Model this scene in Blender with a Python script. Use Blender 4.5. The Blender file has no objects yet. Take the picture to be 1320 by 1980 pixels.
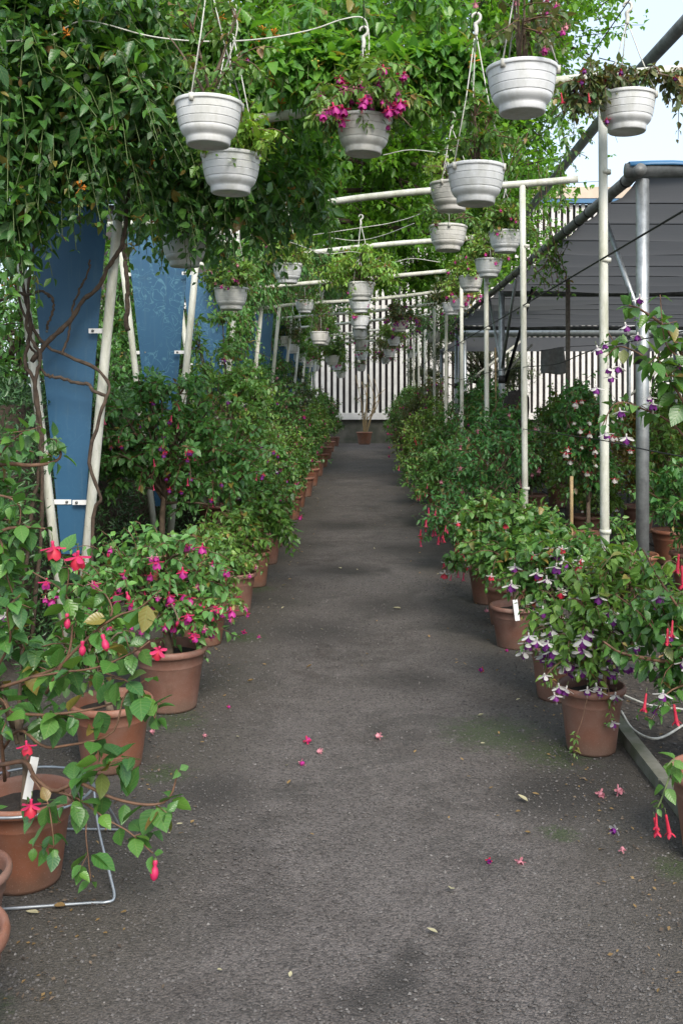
import bpy, math
import numpy as np
from mathutils import Matrix, Vector

# ------------------------------------------------------------------ camera, sky, sun, exposure
FPX, VPU, VPV, EYE = 1900.0, 703.0, 772.0, 1.6          # focal length and vanishing point of the path, in photo pixels
scene = bpy.context.scene
cam = bpy.data.cameras.new('camera')
cam_o = bpy.data.objects.new('camera', cam)
scene.collection.objects.link(cam_o)
cam_o.location = (0, 0, EYE)
cam_o.rotation_euler = (math.radians(90), 0, 0)
cam.sensor_fit = 'VERTICAL'
cam.sensor_height = 36.0
cam.sensor_width = 24.0
cam.lens = 36.0 * FPX / 1980.0
cam.shift_x = -(VPU - 660.0) / 1980.0
cam.shift_y = -(990.0 - VPV) / 1980.0
cam.clip_start = 0.05
cam.clip_end = 1500.0
scene.camera = cam_o

SUN_EL = math.radians(42)    # veiled sun behind the camera, a little to the right
world = bpy.data.worlds.new('World')
scene.world = world
world.use_nodes = True
wn = world.node_tree.nodes; wl = world.node_tree.links
wn.clear()
w_out = wn.new('ShaderNodeOutputWorld')
w_bg = wn.new('ShaderNodeBackground')
w_sky = wn.new('ShaderNodeTexSky')
w_sky.sky_type = 'NISHITA'
w_sky.sun_disc = False
w_sky.sun_elevation = SUN_EL
sun_dir = Vector((math.cos(SUN_EL) * 0.30, -math.cos(SUN_EL) * 0.954, math.sin(SUN_EL)))   # towards the sun
w_sky.sun_rotation = math.atan2(sun_dir.x, sun_dir.y)
w_sky.air_density = 1.0
w_sky.dust_density = 4.0
w_sky.ozone_density = 1.0
w_bg.inputs[1].default_value = 0.15
w_veil = wn.new('ShaderNodeMix'); w_veil.data_type = 'RGBA'      # thin high cloud: one even pale veil over the whole sky
w_veil.inputs[0].default_value = 0.6
w_veil.inputs[7].default_value = (2.7, 3.1, 3.4, 1)
wl.new(w_sky.outputs[0], w_veil.inputs[6])
wl.new(w_veil.outputs[2], w_bg.inputs[0])
wl.new(w_bg.outputs[0], w_out.inputs[0])
sun = bpy.data.lights.new('sun', 'SUN')
sun.energy = 1.15
sun.angle = math.radians(22)
sun.color = (1.0, 0.95, 0.88)
sun_o = bpy.data.objects.new('sun', sun)
scene.collection.objects.link(sun_o)
sun_o.rotation_euler = sun_dir.to_track_quat('Z', 'Y').to_euler()
scene.view_settings.view_transform = 'Standard'
scene.view_settings.look = 'None'
scene.view_settings.gamma = 1.0
scene.view_settings.use_curve_mapping = False
scene.view_settings.exposure = 1.4
scene.cycles.max_bounces = 8
scene.cycles.diffuse_bounces = 4
scene.cycles.transmission_bounces = 4
scene.cycles.use_denoising = True

# ------------------------------------------------------------------ helpers
COL = scene.collection
RNG = np.random.default_rng(7)

def W(u, v, d):
    """world point seen at photo pixel (u, v) at distance d along the path"""
    return np.array([(u - VPU) * d / FPX, d, EYE - (v - VPV) * d / FPX])

def norm(a):
    return a / np.maximum(np.linalg.norm(a, axis=-1, keepdims=True), 1e-9)

def tag(o, label=None, cat=None, group=None, kind=None):
    if label: o['label'] = label
    if cat: o['category'] = cat
    if group: o['group'] = group
    if kind: o['kind'] = kind
    return o

def empty(name, loc, label, cat, group=None):
    o = bpy.data.objects.new(name, None)
    o.empty_display_size = 0.05
    o.location = tuple(float(c) for c in loc)
    COL.objects.link(o)
    return tag(o, label, cat, group)

class MB:
    def __init__(self):
        self.V = []; self.F = []; self.M = []; self.R = []; self.LV = []; self.n = 0
    def add(self, V, F, mi=0, rnd=0.0, lv=None):
        V = np.asarray(V, float).reshape(-1, 3)
        if isinstance(F, np.ndarray): F = [F]
        for f in F:
            f = np.asarray(f, int)
            if f.size == 0: continue
            self.F.append(f + self.n)
            m = np.full(len(f), mi) if np.isscalar(mi) else np.asarray(mi)
            self.M.append(m)
        self.V.append(V)
        self.R.append(np.full(len(V), rnd) if np.isscalar(rnd) else np.asarray(rnd, float))
        self.LV.append(np.tile([0.5, 0.5], (len(V), 1)) if lv is None else lv)
        self.n += len(V)
        return self
    def mesh(self, name, mats, smooth=True, attrs=True):
        V = np.concatenate(self.V)
        me = bpy.data.meshes.new(name)
        me.vertices.add(len(V))
        me.vertices.foreach_set('co', V.ravel().astype(np.float32))
        loops = np.concatenate([f.ravel() for f in self.F])
        tot = np.concatenate([np.full(len(f), f.shape[1]) for f in self.F])
        st = np.concatenate([[0], np.cumsum(tot)[:-1]])
        me.loops.add(len(loops))
        me.loops.foreach_set('vertex_index', loops.astype(np.int32))
        me.polygons.add(len(tot))
        me.polygons.foreach_set('loop_start', st.astype(np.int32))
        me.polygons.foreach_set('material_index', np.concatenate(self.M).astype(np.int32))
        me.polygons.foreach_set('use_smooth', np.full(len(tot), bool(smooth)))
        if attrs:
            a = me.attributes.new('rnd', 'FLOAT', 'POINT')
            a.data.foreach_set('value', np.concatenate(self.R).astype(np.float32))
            lv = np.concatenate(self.LV)
            b = me.attributes.new('lv', 'FLOAT_VECTOR', 'POINT')
            b.data.foreach_set('vector', np.c_[lv, np.zeros(len(lv))].ravel().astype(np.float32))
        if not isinstance(mats, (list, tuple)): mats = [mats]
        for m in mats: me.materials.append(m)
        me.update(calc_edges=True)
        me.validate()
        return me
    def obj(self, name, mats, parent=None, smooth=True, attrs=True):
        return link(name, self.mesh(name, mats, smooth, attrs), parent)

def link(name, me, parent=None, loc=None):
    o = bpy.data.objects.new(name, me)
    COL.objects.link(o)
    if parent is not None: o.parent = parent
    if loc is not None: o.location = tuple(float(c) for c in loc)
    return o

def tubes(P, R, sides=6, caps=True):
    """n tubes through k points each: P (n,k,3), R scalar or (n,k)"""
    P = np.asarray(P, float)
    if P.ndim == 2: P = P[None]
    n, k, _ = P.shape
    R = np.broadcast_to(np.asarray(R, float), (n, k)) if np.ndim(R) != 1 else np.broadcast_to(np.asarray(R)[None], (n, k))
    T = norm(np.gradient(P, axis=1))
    avg = norm(P[:, -1] - P[:, 0] + 1e-6)
    ax = np.eye(3)[np.argmin(np.abs(avg), axis=1)][:, None, :]
    U = norm(np.cross(T, ax)); Vv = np.cross(T, U)
    a = np.linspace(0, 2 * np.pi, sides, endpoint=False)
    ring = P[:, :, None, :] + R[:, :, None, None] * (np.cos(a)[None, None, :, None] * U[:, :, None] + np.sin(a)[None, None, :, None] * Vv[:, :, None])
    idx = np.arange(n * k * sides).reshape(n, k, sides)
    a0 = idx[:, :-1]; a1 = idx[:, 1:]
    F = np.stack([a0, np.roll(a0, -1, 2), np.roll(a1, -1, 2), a1], -1).reshape(-1, 4)
    out = [F]
    if caps:
        out.append(idx[:, -1].reshape(n, sides)); out.append(idx[:, 0, ::-1].reshape(n, sides))
    return ring.reshape(-1, 3), out

def lathe(prof, seg=24, closed_bottom=True, closed_top=False):
    prof = np.asarray(prof, float); k = len(prof)
    a = np.linspace(0, 2 * np.pi, seg, endpoint=False)
    V = np.stack([prof[:, 0:1] * np.cos(a), prof[:, 0:1] * np.sin(a), np.repeat(prof[:, 1:2], seg, 1)], -1)
    idx = np.arange(k * seg).reshape(k, seg)
    a0, a1 = idx[:-1], idx[1:]
    F = [np.stack([a0, np.roll(a0, -1, 1), np.roll(a1, -1, 1), a1], -1).reshape(-1, 4)]
    if closed_bottom: F.append(idx[0:1, ::-1])
    if closed_top: F.append(idx[-1:])
    return V.reshape(-1, 3), F

def box(c, s, rot=0.0):
    c = np.asarray(c, float); s = np.asarray(s, float) / 2
    V = np.array([[x, y, z] for x in (-1, 1) for y in (-1, 1) for z in (-1, 1)]) * s
    if rot:
        cs, sn = math.cos(rot), math.sin(rot)
        V = V @ np.array([[cs, sn, 0], [-sn, cs, 0], [0, 0, 1]])
    F = np.array([[0, 1, 3, 2], [4, 6, 7, 5], [0, 4, 5, 1], [2, 3, 7, 6], [0, 2, 6, 4], [1, 5, 7, 3]])
    return V + c, F

def smooth_poly(pts, n=24):
    """Catmull-Rom resample"""
    p = np.asarray(pts, float)
    if len(p) == 2: return p[0] + (p[1] - p[0]) * np.linspace(0, 1, n)[:, None]
    q = np.vstack([2 * p[0] - p[1], p, 2 * p[-1] - p[-2]])
    t = np.linspace(0, len(p) - 1 - 1e-6, n); i = t.astype(int); f = (t - i)[:, None]
    a, b, c, d = q[i], q[i + 1], q[i + 2], q[i + 3]
    return 0.5 * (2 * b + (c - a) * f + (2 * a - 5 * b + 4 * c - d) * f ** 2 + (3 * b - a - 3 * c + d) * f ** 3)

# ------------------------------------------------------------------ materials
def mat(name):
    m = bpy.data.materials.new(name); m.use_nodes = True
    nt = m.node_tree
    return m, nt.nodes, nt.links, nt.nodes['Principled BSDF']

def add_math(N, L, op, a, b=None, clamp=False):
    n = N.new('ShaderNodeMath'); n.operation = op; n.use_clamp = clamp
    for i, s in enumerate((a, b)):
        if s is None: continue
        if isinstance(s, (int, float)): n.inputs[i].default_value = s
        else: L.new(s, n.inputs[i])
    return n.outputs[0]

def mixc(N, L, fac, a, b, mode='MIX'):
    n = N.new('ShaderNodeMix'); n.data_type = 'RGBA'; n.blend_type = mode
    for s, i in ((fac, 0), (a, 6), (b, 7)):
        if isinstance(s, (int, float)): n.inputs[i].default_value = s
        elif isinstance(s, (tuple, list)): n.inputs[i].default_value = (*s[:3], 1)
        else: L.new(s, n.inputs[i])
    return n.outputs[2]

def noise(N, L, scale, detail=4, rough=0.55, vec=None, dist=0.0):
    n = N.new('ShaderNodeTexNoise'); n.inputs['Scale'].default_value = scale
    n.inputs['Detail'].default_value = detail; n.inputs['Roughness'].default_value = rough
    n.inputs['Distortion'].default_value = dist
    if vec is not None: L.new(vec, n.inputs['Vector'])
    return n.outputs[0]

def ramp(N, L, fac, stops):
    n = N.new('ShaderNodeValToRGB'); L.new(fac, n.inputs[0])
    el = n.color_ramp.elements
    while len(el) < len(stops): el.new(0.5)
    for e, (p, c) in zip(el, stops):
        e.position = p; e.color = (*c, 1) if len(c) == 3 else c
    return n.outputs[0]

def coords(N, kind='Object'):
    return N.new('ShaderNodeTexCoord').outputs[kind]

def worldpos(N):
    return N.new('ShaderNodeNewGeometry').outputs['Position']

def bump(N, L, h, strength, dist, bsdf):
    b = N.new('ShaderNodeBump'); b.inputs['Strength'].default_value = strength; b.inputs['Distance'].default_value = dist
    L.new(h, b.inputs['Height']); L.new(b.outputs[0], bsdf.inputs['Normal'])

def plain(name, c, rough=0.6, metal=0.0, var=0.15, scale=8.0, c2=None, bmp=0.0, spec=0.5, noise_rough=0.55, lo=0.35, hi=0.65):
    m, N, L, B = mat(name)
    p = worldpos(N)
    f = ramp(N, L, noise(N, L, scale, 6, noise_rough, p), [(lo, (0, 0, 0)), (hi, (1, 1, 1))])
    c2 = c2 or tuple(x * (1 - var) for x in c)
    L.new(mixc(N, L, f, c2, c), B.inputs['Base Color'])
    B.inputs['Roughness'].default_value = rough; B.inputs['Metallic'].default_value = metal
    B.inputs['Specular IOR Level'].default_value = spec
    if bmp: bump(N, L, noise(N, L, scale * 8, 4, 0.6, p), bmp, 0.002, B)
    return m

def leaf_mat(name, cols, rough=0.36, trans=0.26, tcol=None, veins=True, spec=0.6):
    m, N, L, B = mat(name)
    at = N.new('ShaderNodeAttribute'); at.attribute_name = 'rnd'
    oi = N.new('ShaderNodeObjectInfo')
    f = add_math(N, L, 'FRACT', add_math(N, L, 'ADD', at.outputs['Fac'], oi.outputs['Random']))
    k = len(cols)
    base = ramp(N, L, f, [(i / (k - 1) * (.955 if veins else 1), c) for i, c in enumerate(cols)] + ([(.985, (0.26, 0.20, 0.045)), (1.0, (0.17, 0.09, 0.04))] if veins else []))
    if veins:
        lv = N.new('ShaderNodeAttribute'); lv.attribute_name = 'lv'
        sp = N.new('ShaderNodeSeparateXYZ'); L.new(lv.outputs['Vector'], sp.inputs[0])
        side = add_math(N, L, 'ADD', add_math(N, L, 'MULTIPLY', sp.outputs[1], 7.0), add_math(N, L, 'MULTIPLY', sp.outputs[0], -1.6))
        wv = add_math(N, L, 'ABSOLUTE', add_math(N, L, 'SUBTRACT', add_math(N, L, 'FRACT', side), 0.5))
        ves = add_math(N, L, 'LESS_THAN', wv, 0.06)
        mid = add_math(N, L, 'LESS_THAN', sp.outputs[0], 0.05)
        vein = add_math(N, L, 'MULTIPLY', add_math(N, L, 'MAXIMUM', ves, mid), 0.28)
        base = mixc(N, L, vein, base, (0.26, 0.34, 0.12))
        bump(N, L, wv, 0.35, 0.003, B)
    ti = N.new('ShaderNodeAttribute'); ti.attribute_type = 'OBJECT'; ti.attribute_name = 'tint'      # one plant's own shade of green
    hs = N.new('ShaderNodeHueSaturation'); L.new(base, hs.inputs['Color'])
    L.new(add_math(N, L, 'ADD', 1.0, add_math(N, L, 'MULTIPLY', ti.outputs['Fac'], 0.38)), hs.inputs['Value'])
    L.new(add_math(N, L, 'SUBTRACT', 0.5, add_math(N, L, 'MULTIPLY', ti.outputs['Fac'], 0.025)), hs.inputs['Hue'])
    base = hs.outputs[0]
    L.new(base, B.inputs['Base Color'])
    B.inputs['Roughness'].default_value = rough
    B.inputs['Specular IOR Level'].default_value = spec
    tr = N.new('ShaderNodeBsdfTranslucent')
    L.new(mixc(N, L, 1.0, base, tcol or (1.9, 1.7, 0.7), 'MULTIPLY'), tr.inputs[0])
    mx = N.new('ShaderNodeMixShader'); mx.inputs[0].default_value = trans
    L.new(B.outputs[0], mx.inputs[1]); L.new(tr.outputs[0], mx.inputs[2])
    L.new(mx.outputs[0], N['Material Output'].inputs[0])
    return m

M = {}
M['leaf_light'] = leaf_mat('leaf_light_green', [(0.056, 0.155, 0.037), (0.076, 0.210, 0.040), (0.050, 0.137, 0.048), (0.120, 0.265, 0.040), (0.041, 0.123, 0.040)])
M['leaf_mid'] = leaf_mat('leaf_mid_green', [(0.063, 0.167, 0.035), (0.098, 0.232, 0.040), (0.056, 0.146, 0.040), (0.140, 0.275, 0.040), (0.070, 0.174, 0.047)])
M['leaf_dark'] = leaf_mat('leaf_dark_green', [(0.066, 0.191, 0.052), (0.094, 0.243, 0.059), (0.072, 0.205, 0.065), (0.131, 0.309, 0.059), (0.072, 0.219, 0.065)])
M['leaf_lime'] = leaf_mat('leaf_lime', [(0.084, 0.246, 0.032), (0.130, 0.302, 0.041), (0.065, 0.208, 0.041), (0.168, 0.312, 0.041), (0.071, 0.198, 0.032)])
M['leaf_bronze'] = leaf_mat('leaf_bronze', [(0.051, 0.100, 0.039), (0.093, 0.075, 0.033), (0.043, 0.112, 0.044), (0.111, 0.125, 0.044), (0.051, 0.125, 0.055)])
M['leaf_autumn'] = leaf_mat('leaf_autumn', [(0.30, 0.24, 0.05), (0.20, 0.22, 0.04), (0.33, 0.16, 0.04), (0.12, 0.16, 0.04)])
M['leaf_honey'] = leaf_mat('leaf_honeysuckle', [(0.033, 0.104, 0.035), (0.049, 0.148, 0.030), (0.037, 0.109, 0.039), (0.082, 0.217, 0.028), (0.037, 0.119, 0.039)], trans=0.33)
M['leaf_honey_lit'] = leaf_mat('leaf_honeysuckle_lit', [(0.065, 0.198, 0.030), (0.101, 0.277, 0.035), (0.051, 0.158, 0.040), (0.145, 0.337, 0.040), (0.058, 0.178, 0.035)], trans=0.4)  # lit copy of the honeysuckle leaf: backlight put into a brighter, yellower colour
M['leaf_tree'] = leaf_mat('leaf_tree', [(0.101, 0.253, 0.028), (0.142, 0.333, 0.032), (0.086, 0.221, 0.032), (0.186, 0.379, 0.037)], trans=0.42, veins=False)
M['leaf_yew'] = leaf_mat('leaf_yew', [(0.036, 0.102, 0.037), (0.052, 0.136, 0.043), (0.072, 0.158, 0.052)], trans=0.1, veins=False)
M['leaf_grey'] = leaf_mat('leaf_grey_green', [(0.13, 0.18, 0.12), (0.17, 0.22, 0.14), (0.11, 0.16, 0.11)], trans=0.3, veins=False)
M['twig'] = plain('twig_red_brown', (0.16, 0.085, 0.05), 0.7, scale=30, var=0.4)
M['stem_green'] = plain('stem_green', (0.11, 0.16, 0.05), 0.6, scale=30, var=0.3)
M['bark'] = plain('bark_brown', (0.17, 0.125, 0.085), 0.85, scale=25, var=0.55, bmp=0.6)
M['bark_dark'] = plain('bark_dark', (0.085, 0.062, 0.045), 0.9, scale=18, var=0.5, bmp=0.6)
M['soil'] = plain('potting_soil', (0.035, 0.026, 0.02), 0.95, scale=60, var=0.6, bmp=0.8)

def pot_mat():
    m, N, L, B = mat('terracotta_plastic')
    p = worldpos(N)
    oi = N.new('ShaderNodeObjectInfo')
    base = ramp(N, L, oi.outputs['Random'], [(0.0, (0.17, 0.072, 0.044)), (0.35, (0.23, 0.088, 0.048)), (0.7, (0.17, 0.080, 0.057)), (1.0, (0.25, 0.098, 0.048))])
    dust = ramp(N, L, noise(N, L, 6, 6, 0.65, p), [(0.40, (0, 0, 0)), (0.66, (1, 1, 1))])
    dn = add_math(N, L, 'MULTIPLY', dust, 0.5)
    c = mixc(N, L, dn, base, (0.25, 0.165, 0.135))
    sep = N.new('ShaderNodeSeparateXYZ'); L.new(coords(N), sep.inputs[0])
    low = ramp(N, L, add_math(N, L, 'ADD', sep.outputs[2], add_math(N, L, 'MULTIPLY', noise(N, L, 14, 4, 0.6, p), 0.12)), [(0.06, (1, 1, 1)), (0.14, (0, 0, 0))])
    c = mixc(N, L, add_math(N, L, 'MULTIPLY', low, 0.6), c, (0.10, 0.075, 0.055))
    bl = ramp(N, L, noise(N, L, 9, 9, 0.75, p, 0.6), [(0.56, (0, 0, 0)), (0.70, (1, 1, 1))])
    c = mixc(N, L, add_math(N, L, 'MULTIPLY', bl, 0.25), c, (0.34, 0.25, 0.20))
    dk = ramp(N, L, noise(N, L, 5, 8, 0.7, coords(N), 0.4), [(0.52, (0, 0, 0)), (0.72, (1, 1, 1))])
    c = mixc(N, L, add_math(N, L, 'MULTIPLY', dk, 0.5), c, (0.085, 0.06, 0.042))
    sp = noise(N, L, 260, 2, 0.5, p)
    c = mixc(N, L, ramp(N, L, sp, [(0.62, (0, 0, 0)), (0.72, (1, 1, 1))]), c, (0.28, 0.18, 0.14))
    L.new(c, B.inputs['Base Color'])
    B.inputs['Roughness'].default_value = 0.6
    bump(N, L, sp, 0.25, 0.001, B)
    return m
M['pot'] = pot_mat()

def pot_white():
    m, N, L, B = mat('white_basket_plastic')
    p = worldpos(N); oi = N.new('ShaderNodeObjectInfo')
    base = ramp(N, L, oi.outputs['Random'], [(0.0, (0.66, 0.68, 0.69)), (0.45, (0.60, 0.62, 0.62)), (0.75, (0.66, 0.65, 0.61)), (1.0, (0.55, 0.56, 0.55))])
    st = N.new('ShaderNodeMapping'); st.inputs['Scale'].default_value = (1, 1, 0.4); L.new(p, st.inputs[0])
    g = ramp(N, L, noise(N, L, 10, 7, 0.72, st.outputs[0]), [(0.45, (0, 0, 0)), (0.72, (1, 1, 1))])
    c = mixc(N, L, add_math(N, L, 'MULTIPLY', g, 0.6), base, (0.30, 0.31, 0.24))
    L.new(c, B.inputs['Base Color'])
    B.inputs['Roughness'].default_value = 0.38
    bump(N, L, noise(N, L, 90, 3, 0.5, p), 0.05, 0.001, B)
    return m
M['basket'] = pot_white()

def white_pipe():
    m, N, L, B = mat('white_painted_pipe')
    p = worldpos(N)
    st = N.new('ShaderNodeMapping'); st.inputs['Scale'].default_value = (1, 1, 0.3); L.new(p, st.inputs[0])
    a = ramp(N, L, noise(N, L, 12, 7, 0.7, st.outputs[0]), [(0.42, (0, 0, 0)), (0.68, (1, 1, 1))])
    c = mixc(N, L, add_math(N, L, 'MULTIPLY', a, 0.8), (0.56, 0.57, 0.51), (0.30, 0.31, 0.22))
    r = ramp(N, L, noise(N, L, 40, 6, 0.75, p), [(0.63, (0, 0, 0)), (0.70, (1, 1, 1))])
    c = mixc(N, L, r, c, (0.16, 0.11, 0.07))
    L.new(c, B.inputs['Base Color']); B.inputs['Roughness'].default_value = 0.5
    bump(N, L, noise(N, L, 60, 4, 0.6, p), 0.2, 0.002, B)
    return m
M['pipe_white'] = white_pipe()

def blue_panel(chalky):
    m, N, L, B = mat('blue_panel_chalky' if chalky else 'blue_panel_paint')
    p = worldpos(N); oi = N.new('ShaderNodeObjectInfo')
    v = N.new('ShaderNodeTexNoise'); v.inputs['Scale'].default_value = 9; v.inputs['Detail'].default_value = 1.5; v.inputs['Distortion'].default_value = 1.6
    L.new(p, v.inputs['Vector'])
    line = add_math(N, L, 'ABSOLUTE', add_math(N, L, 'SUBTRACT', v.outputs[0], 0.5))
    sq = ramp(N, L, line, [(0.0, (1, 1, 1)), (0.03, (0, 0, 0))])
    patch = ramp(N, L, noise(N, L, 2.2, 3, 0.5, p), [(0.36, (0, 0, 0)), (0.5, (1, 1, 1))])
    chalk = add_math(N, L, 'MULTIPLY', add_math(N, L, 'MULTIPLY', sq, patch), 1.0 if chalky else 0.12)
    base = mixc(N, L, noise(N, L, 5, 5, 0.6, p), (0.015, 0.075, 0.155), (0.025, 0.100, 0.190))
    c = mixc(N, L, add_math(N, L, 'MULTIPLY', chalk, 0.65), base, (0.10, 0.25, 0.32))
    grime = ramp(N, L, noise(N, L, 3, 6, 0.7, p), [(0.55, (0, 0, 0)), (0.8, (1, 1, 1))])
    c = mixc(N, L, add_math(N, L, 'MULTIPLY', grime, 0.4), c, (0.05, 0.075, 0.06))
    rn = N.new('ShaderNodeMapping'); rn.inputs['Scale'].default_value = (1, 1, 0.06); L.new(p, rn.inputs[0])
    runs = ramp(N, L, noise(N, L, 30, 5, 0.7, rn.outputs[0]), [(0.55, (0, 0, 0)), (0.75, (1, 1, 1))])
    c = mixc(N, L, add_math(N, L, 'MULTIPLY', runs, 0.35), c, (0.10, 0.17, 0.20))
    L.new(c, B.inputs['Base Color']); B.inputs['Roughness'].default_value = 0.5
    return m
M['panel_blue'] = blue_panel(False); M['panel_chalky'] = blue_panel(True)
M['galv'] = plain('galvanised_steel', (0.42, 0.45, 0.46), 0.42, 0.75, scale=14, var=0.35, noise_rough=0.7)
M['galv_dull'] = plain('weathered_grey_pipe', (0.20, 0.21, 0.21), 0.55, 0.3, scale=10, c2=(0.10, 0.105, 0.10), noise_rough=0.7)
M['black'] = plain('black_rubber', (0.018, 0.018, 0.02), 0.6, scale=20)
M['cord'] = plain('white_cord', (0.55, 0.55, 0.50), 0.6, scale=20, var=0.3)
M['blue_trim'] = plain('blue_trim', (0.04, 0.15, 0.30), 0.45, scale=4, var=0.2)
M['cream'] = plain('cream_fascia', (0.55, 0.46, 0.36), 0.6, scale=2, var=0.15)
M['slat'] = plain('cream_white_slat', (0.68, 0.67, 0.64), 0.55, scale=3, var=0.2, noise_rough=0.7)
M['slat_back'] = plain('shaded_backing', (0.085, 0.075, 0.072), 0.85, scale=1.2, c2=(0.025, 0.024, 0.027))  # darker than the wall itself: shade behind the slats is put into the colour
M['wall_dark'] = plain('mossy_plinth', (0.10, 0.095, 0.08), 0.9, scale=3, c2=(0.045, 0.05, 0.035), bmp=0.5)
M['curb'] = plain('concrete_edging', (0.17, 0.17, 0.145), 0.85, scale=9, c2=(0.075, 0.085, 0.05), bmp=0.6)
M['concrete'] = plain('concrete', (0.27, 0.27, 0.25), 0.85, scale=12, var=0.35, bmp=0.5)
M['tagwhite'] = plain('white_tag_plastic', (0.75, 0.76, 0.76), 0.4, scale=20, var=0.08)
M['wood'] = plain('grey_stake_wood', (0.20, 0.17, 0.14), 0.8, scale=30, var=0.4)
M['bamboo'] = plain('bamboo', (0.36, 0.26, 0.13), 0.6, scale=20, var=0.3)
M['rag'] = plain('grey_cloth', (0.22, 0.23, 0.23), 0.9, scale=18, var=0.3)
M['fibre'] = plain('dark_fibre', (0.035, 0.028, 0.024), 0.95, scale=50, var=0.6, bmp=1.0)
M['wire'] = plain('galvanised_rod', (0.36, 0.40, 0.44), 0.4, 0.6, scale=20, var=0.25)

def shade_cloth():
    m, N, L, B = mat('grey_shade_cloth')
    p = worldpos(N)
    mp = N.new('ShaderNodeMapping'); mp.inputs['Rotation'].default_value = (0, 0, 0.5); mp.inputs['Scale'].default_value = (1.2, 9, 1); L.new(p, mp.inputs[0])
    c = mixc(N, L, noise(N, L, 3, 5, 0.6, mp.outputs[0]), (0.095, 0.098, 0.10), (0.145, 0.148, 0.152))
    L.new(c, B.inputs['Base Color']); B.inputs['Roughness'].default_value = 0.85
    tr = N.new('ShaderNodeBsdfTranslucent'); tr.inputs[0].default_value = (0.20, 0.205, 0.215, 1)
    mx = N.new('ShaderNodeMixShader'); mx.inputs[0].default_value = 0.31
    L.new(B.outputs[0], mx.inputs[1]); L.new(tr.outputs[0], mx.inputs[2]); L.new(mx.outputs[0], N['Material Output'].inputs[0])
    return m
M['shade'] = shade_cloth()

def petal(name, c, rough=0.5):
    m, N, L, B = mat(name)
    at = N.new('ShaderNodeAttribute'); at.attribute_name = 'rnd'
    cc = mixc(N, L, at.outputs['Fac'], c, tuple(x * 0.6 for x in c))
    L.new(cc, B.inputs['Base Color']); B.inputs['Roughness'].default_value = rough
    tr = N.new('ShaderNodeBsdfTranslucent'); L.new(cc, tr.inputs[0])
    mx = N.new('ShaderNodeMixShader'); mx.inputs[0].default_value = 0.3
    L.new(B.outputs[0], mx.inputs[1]); L.new(tr.outputs[0], mx.inputs[2]); L.new(mx.outputs[0], N['Material Output'].inputs[0])
    return m
M['p_red'] = petal('petal_red', (0.62, 0.03, 0.07))
M['p_hot'] = petal('petal_hot_pink', (0.66, 0.035, 0.14))
M['p_mag'] = petal('petal_magenta', (0.50, 0.03, 0.28))
M['p_purple'] = petal('petal_purple', (0.20, 0.02, 0.24))
M['p_white'] = petal('petal_white', (0.72, 0.70, 0.66))
M['p_pink'] = petal('petal_pale_pink', (0.72, 0.30, 0.36))
M['p_orange'] = petal('petal_orange', (0.75, 0.28, 0.03))
M['p_yellow'] = petal('petal_yellow', (0.75, 0.55, 0.12))
M['p_brown'] = petal('dry_leaf_tan', (0.34, 0.22, 0.09))
M['p_cream'] = petal('dry_leaf_cream', (0.52, 0.48, 0.30))

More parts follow.
